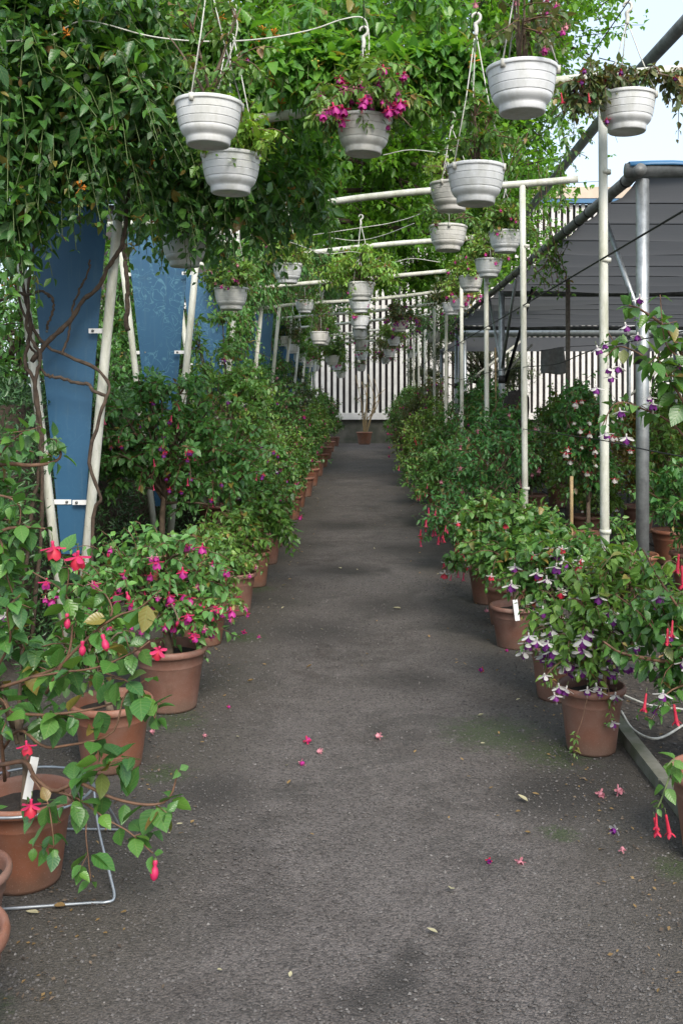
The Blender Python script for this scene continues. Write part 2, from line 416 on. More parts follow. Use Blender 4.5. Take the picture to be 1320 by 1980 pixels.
def path_mat():
    m, N, L, B = mat('path_grit')
    p = worldpos(N)
    big = noise(N, L, 0.9, 5, 0.6, p, 0.4)
    midn = noise(N, L, 5.5, 6, 0.65, p)
    fine = noise(N, L, 120, 4, 0.7, p)
    vor = N.new('ShaderNodeTexVoronoi'); vor.inputs['Scale'].default_value = 125; L.new(p, vor.inputs['Vector'])
    c = mixc(N, L, ramp(N, L, big, [(0.32, (0, 0, 0)), (0.66, (1, 1, 1))]), (0.063, 0.053, 0.047), (0.140, 0.124, 0.116))
    c = mixc(N, L, ramp(N, L, midn, [(0.35, (0, 0, 0)), (0.7, (1, 1, 1))]), c, (0.145, 0.129, 0.121))
    g = N.new('ShaderNodeSeparateColor'); L.new(vor.outputs['Color'], g.inputs[0])
    spk = ramp(N, L, g.outputs[0], [(0.0, (0.30, 0.30, 0.30)), (0.42, (0.86, 0.86, 0.86)), (0.92, (1.12, 1.12, 1.11)), (1.0, (1.3, 1.29, 1.28))])
    c = mixc(N, L, 0.85, c, spk, 'MULTIPLY')
    # worn brownish and damp patches
    st = ramp(N, L, noise(N, L, 1.7, 6, 0.7, p, 0.8), [(0.52, (0, 0, 0)), (0.66, (1, 1, 1))])
    c = mixc(N, L, add_math(N, L, 'MULTIPLY', st, 0.6), c, (0.030, 0.027, 0.023))
    sx_ = N.new('ShaderNodeSeparateXYZ'); L.new(p, sx_.inputs[0])
    ab = add_math(N, L, 'ABSOLUTE', add_math(N, L, 'SUBTRACT', sx_.outputs[0], 0.05))
    film = ramp(N, L, add_math(N, L, 'ADD', ab, add_math(N, L, 'MULTIPLY', add_math(N, L, 'SUBTRACT', big, 0.5), 0.9)), [(0.45, (0, 0, 0)), (0.9, (1, 1, 1))])
    c = mixc(N, L, add_math(N, L, 'MULTIPLY', film, 0.6), c, (0.046, 0.042, 0.029))
    for (sx, sy, sr) in ((0.09, 2.70, 0.10), (-0.01, 2.62, 0.09), (0.13, 2.82, 0.07), (-.62, 4.0, .28), (.72, 3.95, .3), (0.9, 4.05, .35), (.3, 5.6, .3), (-.35, 6.8, .5), (.2, 7.6, .5), (-.2, 9.2, .5), (.45, 10.5, .6), (-.3, 12.5, .7)):
        d = N.new('ShaderNodeVectorMath'); d.operation = 'DISTANCE'; d.inputs[1].default_value = (sx, sy, 0); L.new(p, d.inputs[0])
        k = add_math(N, L, 'SUBTRACT', 1.0, add_math(N, L, 'DIVIDE', d.outputs['Value'], sr), True)
        k = add_math(N, L, 'MULTIPLY', k, add_math(N, L, 'MULTIPLY', midn, 2.6), True)
        c = mixc(N, L, add_math(N, L, 'MULTIPLY', k, 0.75), c, (0.030, 0.027, 0.024))
    # moss blots
    mn = noise(N, L, 7, 6, 0.7, p)
    tot = None
    for (mx_, my_, r) in ((0.62, 4.72, 0.45), (0.66, 4.62, 0.3), (0.85, 4.45, 0.35), (1.08, 3.35, 0.18), (.72, 3.62, .13), (-.95, 4.9, 0.30), (-0.85, 4.2, 0.2), (-1.05, 2.55, 0.22), (-0.8, 6.6, 0.25), (-0.9, 8.3, 0.3)):
        d = N.new('ShaderNodeVectorMath'); d.operation = 'DISTANCE'; d.inputs[1].default_value = (mx_, my_, 0); L.new(p, d.inputs[0])
        k = add_math(N, L, 'SUBTRACT', 1.0, add_math(N, L, 'DIVIDE', d.outputs['Value'], r), True)
        tot = k if tot is None else add_math(N, L, 'MAXIMUM', tot, k)
    ms = ramp(N, L, add_math(N, L, 'ADD', tot, add_math(N, L, 'MULTIPLY', add_math(N, L, 'SUBTRACT', noise(N, L, 22, 8, 0.8, p), 0.5), 1.9)), [(0.36, (0, 0, 0)), (0.75, (1, 1, 1))])
    ms = add_math(N, L, 'MULTIPLY', ms, add_math(N, L, 'GREATER_THAN', tot, 0.0001))
    c = mixc(N, L, add_math(N, L, 'MULTIPLY', ms, 0.72, True), c, (0.036, 0.060, 0.016))
    L.new(c, B.inputs['Base Color'])
    L.new(ramp(N, L, st, [(0, (0.9, 0.9, 0.9)), (1, (0.7, 0.7, 0.7))]), B.inputs['Roughness'])
    h = add_math(N, L, 'ADD', add_math(N, L, 'MULTIPLY', fine, 0.6), add_math(N, L, 'MULTIPLY', vor.outputs['Distance'], -0.5))
    bump(N, L, h, 1.0, 0.012, B)
    return m
M['path'] = path_mat()

def ground_mat():
    m, N, L, B = mat('dark_soil')
    p = worldpos(N)
    c = mixc(N, L, noise(N, L, 3, 7, 0.7, p), (0.028, 0.024, 0.02), (0.075, 0.062, 0.052))
    v = N.new('ShaderNodeTexVoronoi'); v.inputs['Scale'].default_value = 60; L.new(p, v.inputs['Vector'])
    g = N.new('ShaderNodeSeparateColor'); L.new(v.outputs['Color'], g.inputs[0])
    c = mixc(N, L, 0.8, c, ramp(N, L, g.outputs[0], [(0, (0.5, 0.5, 0.5)), (0.8, (1, 1, 1)), (1, (2.0, 1.9, 1.7))]), 'MULTIPLY')
    L.new(c, B.inputs['Base Color']); B.inputs['Roughness'].default_value = 0.95
    bump(N, L, noise(N, L, 40, 6, 0.7, p), 0.9, 0.015, B)
    return m
M['ground'] = ground_mat()

def grit_mat():
    m, N, L, B = mat('grit_stones')
    at = N.new('ShaderNodeAttribute'); at.attribute_name = 'rnd'
    L.new(ramp(N, L, at.outputs['Fac'], [(0, (0.04, 0.037, 0.035)), (0.5, (0.085, 0.079, 0.075)), (0.95, (0.115, 0.108, 0.103)), (1, (0.19, 0.18, 0.17))]), B.inputs['Base Color'])
    B.inputs['Roughness'].default_value = 0.85
    return m
M['grit'] = grit_mat()

# ------------------------------------------------------------------ leaves and flowers
def leaf_tmpl(kind, hw=0.29, fold=0.16, curl=0.22):
    if kind == 'hi':
        ys = np.array([0.16, 0.38, 0.64, 0.86]); ws = np.array([0.62, 1.0, 0.80, 0.36]) * hw
        V = [[0, 0, 0]]; lv = [[0, 0]]
        for y, w in zip(ys, ws):
            for s in (-1, 0, 1):
                V.append([s * w, y, fold * abs(s) * w * 2 - curl * y * y + 0.02 * math.sin(9 * y) * abs(s)]); lv.append([abs(s), y])
        V.append([0, 1, -curl]); lv.append([0, 1])
        F3, F4 = [], []
        F3 += [[0, 2, 1], [0, 3, 2]]
        for i in range(3):
            a = 1 + 3 * i
            F4 += [[a, a + 1, a + 4, a + 3], [a + 1, a + 2, a + 5, a + 4]]
        a = 10
        F3 += [[a, a + 1, 13], [a + 1, a + 2, 13]]
        return np.array(V), [np.array(F3), np.array(F4)], np.array(lv)
    if kind == 'med':
        V = np.array([[0, 0, 0], [-hw, 0.38, fold * hw * 2], [0, 0.45, -curl * 0.2], [hw, 0.38, fold * hw * 2], [-hw * .62, .74, fold * hw - curl * .5], [hw * .62, .74, fold * hw - curl * .5], [0, 1, -curl]])
        F = [np.array([[0, 2, 1], [0, 3, 2], [4, 2, 6], [2, 5, 6], [1, 2, 4], [2, 3, 5]])]
        return V, F, np.array([[0, 0], [1, .38], [0, .45], [1, .38], [1, .74], [1, .74], [0, 1.]])
    V = np.array([[0, 0, 0], [-hw, 0.45, fold * hw * 2], [0, 1, -curl], [hw, 0.45, fold * hw * 2]])
    return V, [np.array([[0, 3, 2], [0, 2, 1]])], np.array([[0, 0], [1, .45], [0, 1], [1, .45]])

def frames(D, N):
    D = norm(D); N = norm(N - D * np.sum(N * D, -1, keepdims=True)); X = np.cross(D, N)
    return X, D, N

def add_leaves(mb, P, D, N, S, tmpl, rng, mi=0):
    V, F, lv = tmpl
    X, D, N = frames(D, N); n = len(P); k = len(V)
    if n == 0: return
    wob = rng.uniform(0.82, 1.15, (n, 1))
    P4 = P[:, None] + S[:, None, None] * (V[None, :, 0:1] * wob[:, None] * X[:, None] + V[None, :, 1:2] * D[:, None] + V[None, :, 2:3] * N[:, None] * rng.uniform(0.3, 1.7, (n, 1, 1)))
    off = (np.arange(n) * k)[:, None, None]
    Fs = [(f[None] + off).reshape(-1, f.shape[1]) for f in F]
    mb.add(P4.reshape(-1, 3), Fs, mi, np.repeat(rng.random(n), k), np.tile(lv, (n, 1)))

def place_copies(mesh_, name, P, D, N, S, parent, tint=0.0):
    """individual parts that share one mesh"""
    X, D, N = frames(D, N)
    first = None
    for i in range(len(P)):
        m = Matrix(((X[i, 0] * S[i], D[i, 0] * S[i], N[i, 0] * S[i], P[i, 0]),
                    (X[i, 1] * S[i], D[i, 1] * S[i], N[i, 1] * S[i], P[i, 1]),
                    (X[i, 2] * S[i], D[i, 2] * S[i], N[i, 2] * S[i], P[i, 2]), (0, 0, 0, 1)))
        if first is None:
            o = first = bpy.data.objects.new(name, mesh_); o['tint'] = float(tint)
        else:
            o = first.copy()
        COL.objects.link(o)
        o.parent = parent
        o.matrix_basis = m

LEAF_MESH = {}
def leaf_mesh(matkey, hw, var):
    k = (matkey, hw, var)
    if k not in LEAF_MESH:
        V, F, lv = leaf_tmpl('hi', hw, 0.10 + 0.09 * var, 0.12 + 0.16 * var)
        LEAF_MESH[k] = MB().add(V, F, 0, 0.0, lv).mesh('leaf', M[matkey])
    return LEAF_MESH[k]

def bez(S, C, T, t):
    t = t[None, :, None]
    P = (1 - t) ** 2 * S[:, None] + 2 * t * (1 - t) * C[:, None] + t ** 2 * T[:, None]
    G = 2 * (1 - t) * (C - S)[:, None] + 2 * t * (T - C)[:, None]
    return P, norm(G)

def leaves_on(rng, P, G, size, droop=0.35, spread=0.75, per=2, up=0.8):
    n, k, _ = P.shape
    ref = norm(np.array([0.31, 0.22, 0.93]) + rng.normal(0, .2, (n, 1, 3)))
    U = norm(np.cross(G, ref)); Vv = np.cross(G, U)
    ph = rng.uniform(0, np.pi, (n, 1)) + (np.arange(k) % 2)[None] * np.pi / 2
    ps, ds, ns, ss = [], [], [], []
    for s in range(per):
        a = (ph + s * 2 * np.pi / per + rng.normal(0, .3, (n, k)))[..., None]
        perp = np.cos(a) * U + np.sin(a) * Vv
        D = perp * spread + G * (1 - spread) + rng.normal(0, .22, (n, k, 3))
        D[..., 2] -= droop * rng.uniform(0.2, 1.5, (n, k))
        D = norm(D)
        Nn = np.array([0, 0, up]) + perp * 0.35 + rng.normal(0, .33, (n, k, 3))
        sz = size * rng.uniform(0.6, 1.15, (n, k)) * (1 - 0.45 * (np.arange(k) / max(k - 1, 1))[None] ** 3)
        ps.append(P + D * sz[..., None] * 0.15); ds.append(D); ns.append(Nn); ss.append(sz)
    f = lambda a: np.stack(a, 2).reshape(-1, 3)
    return f(ps), f(ds), f(ns), np.stack(ss, 2).ravel()

def flower_tmpl(kind):
    """hangs along -Z from (0,0,0); unit length is about one; material slots: stalk, sepal, corolla"""
    mb = MB(); rng = np.random.default_rng(len(kind))
    def blade(ang, z0, r0, length, width, lift, mi, curl):
        t = np.linspace(0, 1, 5); w = width * np.sin(np.pi * np.clip(t * .9 + .08, 0, 1)) ** .8; w[-1] = 0.01
        r = r0 + length * np.sin(t * 1.4) * (0.4 + 0.6 * lift); z = z0 - length * t * (1 - lift) + curl * length * t ** 2
        c, s = math.cos(ang), math.sin(ang)
        V = []
        for i in range(5):
            for sd in (-1, 0, 1):
                x, y = r[i], sd * w[i]
                V.append([c * x - s * y, s * x + c * y, z[i] - 0.04 * abs(sd)])
        F = []
        for i in range(4):
            a = 3 * i
            F += [[a, a + 1, a + 4, a + 3], [a + 1, a + 2, a + 5, a + 4]]
        mb.add(V, np.array(F), mi, rng.uniform(0, .6))
    V, F = tubes(np.array([[0, 0, .0], [.02, 0, -.12], [0, 0, -.3]]), .018, 4); mb.add(V, F, 0)
    if kind == 'long':          # long slender tube, short flare
        V, F = lathe([(.02, -.28), (.06, -.34), (.06, -.5), (.085, -.95), (.10, -1.05)], 7); mb.add(V, F, 1, .2)
        for i in range(4): blade(i * np.pi / 2, -1.03, .05, .32, .07, .35, 1, 0.0)
        V, F = lathe([(.06, -1.0), (.09, -1.12), (.07, -1.25)], 6); mb.add(V, F, 2, .3)
    elif kind == 'bud':
        V, F = lathe([(.03, -.26), (.10, -.34), (.11, -.46), (.07, -.55), (.15, -.68), (.19, -.85), (.15, -1.02), (.04, -1.14)], 8); mb.add(V, F, 1, .2)
        V, F = lathe([(.05, -.24), (.075, -.3), (.05, -.36)], 6); mb.add(V, F, 0, .2)
    else:
        V, F = lathe([(.02, -.27), (.065, -.31), (.05, -.38), (.06, -.5)], 7); mb.add(V, F, 1, .2)
        lift = {'open': .72, 'bell': .75, 'star': .62}[kind]
        for i in range(4): blade(i * np.pi / 2 + .3, -.48, .04, .52 if kind != 'star' else .74, .115 if kind != 'star' else .17, lift, 1, .16 if kind != 'bell' else .3)
        n = 12; a = np.linspace(0, 2 * np.pi, n, endpoint=False)
        prof = [(.05, -.48), (.16, -.58), (.235, -.73), (.23, -.90)] if kind != 'bell' else [(.05, -.48), (.15, -.56), (.235, -.70), (.25, -.86)]
        Vc, Fc = lathe(prof, n, False)
        Vc[-n:, 2] += .07 * np.sin(a * 4); Vc[-n:, :2] *= (1 + .16 * np.sin(a * 4 + 1))[:, None]
        mb.add(Vc, Fc, 2, np.repeat([.5, .25, .1, 0], n))
        st = np.array([[[.02 * c, .02 * s, -.7], [.05 * c, .05 * s, -1.0 - .1 * abs(c)], [.07 * c, .06 * s, -1.18]] for c, s in ((1, 0), (-.5, .8), (-.4, -.9))])
        V, F = tubes(st, .011, 3); mb.add(V, F, 1, .3)
    return mb
FT = {k: flower_tmpl(k) for k in ('open', 'bell', 'star', 'long', 'bud')}
FKIND = {   # flower shape, sepals, corolla
    'hot': ('open', 'p_hot', 'p_mag'), 'red_purple': ('open', 'p_red', 'p_purple'), 'white_purple': ('star', 'p_white', 'p_purple'),
    'white_red': ('bell', 'p_white', 'p_red'), 'red_white': ('bell', 'p_red', 'p_white'), 'pink_mag': ('open', 'p_pink', 'p_mag'), 'long_red': ('long', 'p_red', 'p_hot'),
    'pale': ('bell', 'p_pink', 'p_pink'), 'bud_red': ('bud', 'p_hot', 'p_red'), 'big_red': ('open', 'p_hot', 'p_red'), 'long_pink': ('long', 'p_hot', 'p_pink'), 'bud_green': ('bud', 'leaf_lime', 'p_white')}
FM = {}
LEAF_K, NS_K = 1.25, 1.3
def flower_mesh(kind):
    if kind not in FM:
        sh, a, b = FKIND[kind]
        FM[kind] = FT[sh].mesh('flower', [M['stem_green'], M[a], M[b]])
    return FM[kind]

def place_flowers(rng, pts, kind, size, parent, joined=False):
    """individual flowers, or one joined part"""
    n = len(pts)
    if n == 0: return
    tilt = rng.normal(0, .16, (n, 3)); yaw = rng.uniform(0, 6.28, n)
    Nn = norm(np.array([0, 0, 1.0]) + tilt * [1, 1, 0]); D = np.c_[np.cos(yaw), np.sin(yaw), np.zeros(n)]
    Nz = Nn; D = norm(D - Nz * np.sum(D * Nz, 1, keepdims=True)); X = np.cross(D, Nz)
    S = size * rng.uniform(.75, 1.15, n)
    if not joined:
        me = flower_mesh(kind); first = None
        for i in range(n):
            m = Matrix([[X[i, r] * S[i], D[i, r] * S[i], Nz[i, r] * S[i], pts[i, r]] for r in range(3)] + [[0, 0, 0, 1]])
            if first is None: o = first = bpy.data.objects.new('flower', me)
            else: o = first.copy()
            COL.objects.link(o); o.parent = parent; o.matrix_basis = m
        return
    sh, a, b = FKIND[kind]; t = FT[sh]
    TV = np.concatenate(t.V); TR = np.concatenate(t.R); k = len(TV)
    V = pts[:, None] + S[:, None, None] * (TV[None, :, 0:1] * X[:, None] + TV[None, :, 1:2] * D[:, None] + TV[None, :, 2:3] * Nz[:, None])
    mb = MB(); mb.V = [V.reshape(-1, 3)]; mb.n = n * k
    mb.R = [np.tile(TR, n)]; mb.LV = [np.tile([.5, .5], (n * k, 1))]
    off = (np.arange(n) * k)[:, None, None]
    for f, mi in zip(t.F, t.M):
        mb.F.append((f[None] + off).reshape(-1, f.shape[1])); mb.M.append(np.tile(mi, n))
    o = mb.obj('blossoms', [M['stem_green'], M[a], M[b]], parent); o['kind'] = 'stuff'

def emit_leaves(rng, root, P, D, N, S, matkey, hw, single, tm='med', name='foliage', toward=None, tint=0.0):
    """the SINGLE largest in view as parts of their own, the rest as one foliage part"""
    n = len(P)
    if single:
        # those nearest the camera and on the outside show largest
        loc = np.array(root.location)
        key = -(P[:, 1] + loc[1]) + S * 8 + rng.normal(0, .03, n)
        if toward is not None: key = toward(P) + S * 4 + rng.normal(0, .05, n)
        order = np.argsort(-key); pick = order[:single]; rest = order[single:]
        g = np.array_split(pick, 3)
        for v, ids in enumerate(g):
            if len(ids): place_copies(leaf_mesh(matkey, hw, v), 'leaf', P[ids], D[ids], N[ids], S[ids], root, tint)
    else:
        rest = np.arange(n)
    if len(rest):
        mb = MB(); add_leaves(mb, P[rest], D[rest], N[rest], S[rest], leaf_tmpl(tm, hw), rng)
        o = mb.obj(name, M[matkey], root); o['kind'] = 'stuff'; o['tint'] = float(tint)

def crown_points(rng, blobs, n, shell=0.55, noise_amp=0.18):
    """random points in a union of ellipsoids (cx,cy,cz,rx,ry,rz), mostly near the surface"""
    blobs = np.asarray(blobs, float)
    vol = np.prod(blobs[:, 3:], axis=1) ** .67
    i = rng.choice(len(blobs), n, p=vol / vol.sum())
    d = norm(rng.normal(0, 1, (n, 3)))
    r = (shell + (1 - shell) * rng.random(n) ** .7) * (1 + rng.normal(0, noise_amp, n))
    r = np.clip(r, .1, 1.35) * np.where(rng.random(n) < .07, rng.uniform(1.05, 1.35, n), 1)
    return blobs[i, :3] + d * blobs[i, 3:] * r[:, None], blobs[i, :3], d

def pot_parts(root, R, H, seg=36, soil_name='soil'):
    prof = [(.70 * R, 0), (.715 * R, .012), (.86 * R, .70 * H), (.875 * R, .71 * H), (.895 * R, .735 * H), (.90 * R, .88 * H), (.96 * R, .885 * H), (1.0 * R, .905 * H), (1.01 * R, .945 * H), (.99 * R, .985 * H), (.955 * R, 1.0 * H), (.91 * R, .985 * H), (.885 * R, .93 * H), (.84 * R, .70 * H)]
    V, F = lathe(prof, seg)
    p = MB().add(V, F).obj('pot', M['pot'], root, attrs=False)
    r = .865 * R; k = 5
    rng = np.random.default_rng(int(R * 1e5))
    prof = [(r * (1 - i / k) + .001, .82 * H + .012 * math.sin(i * 2.1)) for i in range(k + 1)]
    V, F = lathe(prof, 20, False); V[:, 2] += rng.normal(0, .004, len(V))
    MB().add(V, F).obj(soil_name, M['soil'], root, attrs=False)
    return p

def plant(name, x, y, label, cat, group=None, pot=(.17, .28), blobs=None, trunk=None, ns=70, nodes=7, leaf=.05, hw=.29, matkey='leaf_mid', flowers=(), single=0,
          seed=1, droop=.35, tm='med', arch=.1, t0=.3, shell=.6, twig=.0022, seg=36, extra=None, per=2, stemmat='twig', join_fl=False, fl_low=False, na=.25, root=None, z0=0.0, zmin=.04, tint=None):
    rng = np.random.default_rng(seed); leaf = leaf * LEAF_K; ns = int(ns * NS_K)
    if root is None: root = empty(name, (x, y, 0), label, cat, group)
    if pot:
        pot_parts(root, pot[0], pot[1], seg); z0 = pot[1] * .82
    blobs = np.asarray(blobs, float)
    top = trunk if trunk is not None else blobs[0, 2] - blobs[0, 5] * .55
    top = max(top, z0 + .03)
    cx, cy = blobs[0, 0], blobs[0, 1]
    # trunk and main limbs
    mb = MB()
    tp = smooth_poly([(0, 0, z0 - .03), (cx * .3 + rng.normal(0, .012), cy * .3 + rng.normal(0, .012), z0 + (top - z0) * .5), (cx * .6, cy * .6, top)], 8)
    r0 = .011 + .006 * (top - z0) + .004 * math.sqrt(ns / 60)
    V, F = tubes(tp, np.linspace(r0 * 1.15, r0 * .8, 8), 8); mb.add(V, F)
    nl = max(5, int(ns / 9)); T, C0, d = crown_points(rng, blobs, nl, .35, .1)
    S = np.tile(tp[-1], (nl, 1)) + rng.normal(0, .008, (nl, 3)); S[:, 2] -= rng.uniform(0, .3, nl) * (top - z0)
    C = S * .45 + T * .55 + np.array([0, 0, arch])
    C[:, :2] = S[:, :2] * .5 + T[:, :2] * .5
    LP, _ = bez(S, C, T, np.linspace(0, 1, 7))
    V, F = tubes(LP, np.linspace(r0 * .55, .003, 7)[None], 6); mb.add(V, F)
    st = mb.obj('trunk', M['bark'], root, attrs=False)
    # leafy shoots from limb points
    T, C0, d = crown_points(rng, blobs, ns, shell, na)
    dist = np.linalg.norm(LP.reshape(-1, 3)[None] - (T * .55 + C0 * .45)[:, None], axis=2)
    S = LP.reshape(-1, 3)[np.argmin(dist, 1)]
    C = (S + T) / 2 + np.array([0, 0, arch]) + rng.normal(0, .025, (ns, 3))
    T[:, 2] = np.maximum(T[:, 2], zmin)
    tt = np.linspace(0, 1, 6); SP, _ = bez(S, C, T, tt)
    V, F = tubes(SP, np.linspace(twig * 1.6, twig * .7, 6)[None], 4); MB().add(V, F).obj('twigs', M[stemmat], root, attrs=False)['kind'] = 'stuff'
    NP, NG = bez(S, C, T, np.linspace(t0, 1, nodes))
    P, D, N, Z = leaves_on(rng, NP, NG, leaf, droop, per=per)
    if extra is not None:
        eP, eD, eN, eZ = extra(rng, root)
        P, D, N, Z = np.r_[P, eP], np.r_[D, eD], np.r_[N, eN], np.r_[Z, eZ]
    P[:, 2] = np.maximum(P[:, 2], zmin - .01)
    emit_leaves(rng, root, P, D, N, Z, matkey, hw, single, tm, tint=rng.uniform(-.7, 1.0) if tint is None else tint)
    for (kind, count, size) in flowers:
        cand = NP[:, max(0, nodes - 3):].reshape(-1, 3)
        front = -cand[:, 1] + rng.normal(0, .12, len(cand)) + (0.0 if not fl_low else -1.2 * cand[:, 2])
        ids = np.argsort(-front)[:max(count * 3, 1)]; ids = rng.permutation(ids)[:count]
        pts = cand[ids] + rng.normal(0, .012, (len(ids), 3))
        pts[:, 2] = np.maximum(pts[:, 2], zmin - .04 + size * 1.25)
        place_flowers(rng, pts, kind, size, root, joined=join_fl)
    return root


# ------------------------------------------------------------------ setting: ground, path, edging
def sheet(name, x0, x1, y0, y1, z, m, nx=1, ny=1, amp=0.0):
    xs = np.linspace(x0, x1, nx + 1); ys = np.linspace(y0, y1, ny + 1)
    X, Y = np.meshgrid(xs, ys); Z = np.full_like(X, z)
    if amp:
        Z += amp * (np.sin(X * 3.1 + Y * 1.7) + np.sin(Y * 4.3 - X * 2.2 + 1) + .7 * np.sin(X * 7.7 + Y * 6.1)) / 2.7
    idx = np.arange((nx + 1) * (ny + 1)).reshape(ny + 1, nx + 1)
    F = np.stack([idx[:-1, :-1], idx[:-1, 1:], idx[1:, 1:], idx[1:, :-1]], -1).reshape(-1, 4)
    o = MB().add(np.stack([X, Y, Z], -1).reshape(-1, 3), F).obj(name, m, attrs=False)
    o['kind'] = 'structure'
    return o
sheet('ground', -400, 400, -200, 700, -0.012, M['ground'])
sheet('path', -2.05, 1.2, -1.0, 35.7, -0.001, M['path'], 40, 420, 0.003)

edging = empty('path_edging', (1.23, 0, 0), 'low mossy concrete edging along the right side of the path', 'edging')
y = 1.0; i = 0
while y < 34:
    ln = 1.0
    V, F = box((0, y + ln / 2, .012), (.055, ln - .008, .085)); V[:, 0] += RNG.normal(0, .004)
    MB().add(V, F).obj('edging_block', M['curb'], edging, smooth=False, attrs=False)
    y += ln

def grit(n, x0, x1, y0, y1, smin, smax, zb):
    r = np.random.default_rng(5)
    yy = y0 + (y1 - y0) * r.random(n) ** 1.5; xx = r.uniform(x0, x1, n)
    s = smin + (smax - smin) * r.random(n) ** 4
    O = np.array([[1, 0, 0], [0, 1, 0], [-1, 0, 0], [0, -1, 0], [0, 0, .7], [0, 0, -.7]], float)
    F = np.array([[0, 1, 4], [1, 2, 4], [2, 3, 4], [3, 0, 4], [1, 0, 5], [2, 1, 5], [3, 2, 5], [0, 3, 5]])
    V = O[None] * s[:, None, None] * r.uniform(.6, 1.3, (n, 6, 1))
    a = r.uniform(0, 6.28, n); c, q = np.cos(a)[:, None], np.sin(a)[:, None]
    V = np.stack([V[..., 0] * c - V[..., 1] * q, V[..., 0] * q + V[..., 1] * c, V[..., 2]], -1)
    V += np.stack([xx, yy, np.full(n, zb)], -1)[:, None]
    return V.reshape(-1, 3), (F[None] + (np.arange(n) * 6)[:, None, None]).reshape(-1, 3), np.repeat(r.random(n), 6)
V, F, r_ = grit(70000, -1.9, 1.19, 2.2, 9.0, .0018, .0075, .001)
o = MB().add(V, F, 0, r_).obj('grit', M['grit'], smooth=False); tag(o, 'fine loose grey grit strewn over the path surface', 'grit', kind='stuff')
V, F, r_ = grit(9000, 1.28, 3.2, 2.6, 9.0, .003, .011, -.008)
o = MB().add(V, F, 0, r_).obj('bed_gravel', M['grit'], smooth=False); tag(o, 'small stones in the dark bed beside the path edging', 'gravel', kind='stuff')

# ------------------------------------------------------------------ slatted building closing the path
YB = 36.0
bld = empty('slatted_building', (0, YB, 0), 'long building faced with cream vertical slats behind the path end', 'building')
def part_box(name, c, s, m, parent, smooth=False):
    V, F = box(c, s); return MB().add(V, F).obj(name, m, parent, smooth=smooth, attrs=False)
part_box('plinth', (8, .25, .42), (36, .3, .86), M['wall_dark'], bld)
part_box('bottom_rail', (8, .06, .98), (36, .22, .24), M['slat'], bld)
part_box('backing_wall', (8, .45, 4.9), (36, .1, 7.8), M['slat_back'], bld)
part_box('blue_trim', (8, .02, 8.85), (36, .3, .16), M['blue_trim'], bld)
part_box('fascia', (8, .1, 9.15), (36.2, .5, .42), M['cream'], bld)
part_box('mid_rail', (8, .2, 5.0), (36, .06, .12), M['slat'], bld)
V, F = box((0, 0, 0), (.12, .07, 7.68)); sm = MB().add(V, F).mesh('slat', M['slat'], False, False)
first = None
for i in range(126):
    x = -5.5 + .222 * i
    if first is None: o = first = bpy.data.objects.new('slat', sm)
    else: o = first.copy()
    COL.objects.link(o); o.parent = bld; o.location = (x, .09 + RNG.normal(0, .004), 4.93); o.rotation_euler = (0, RNG.normal(0, .0008), 0)

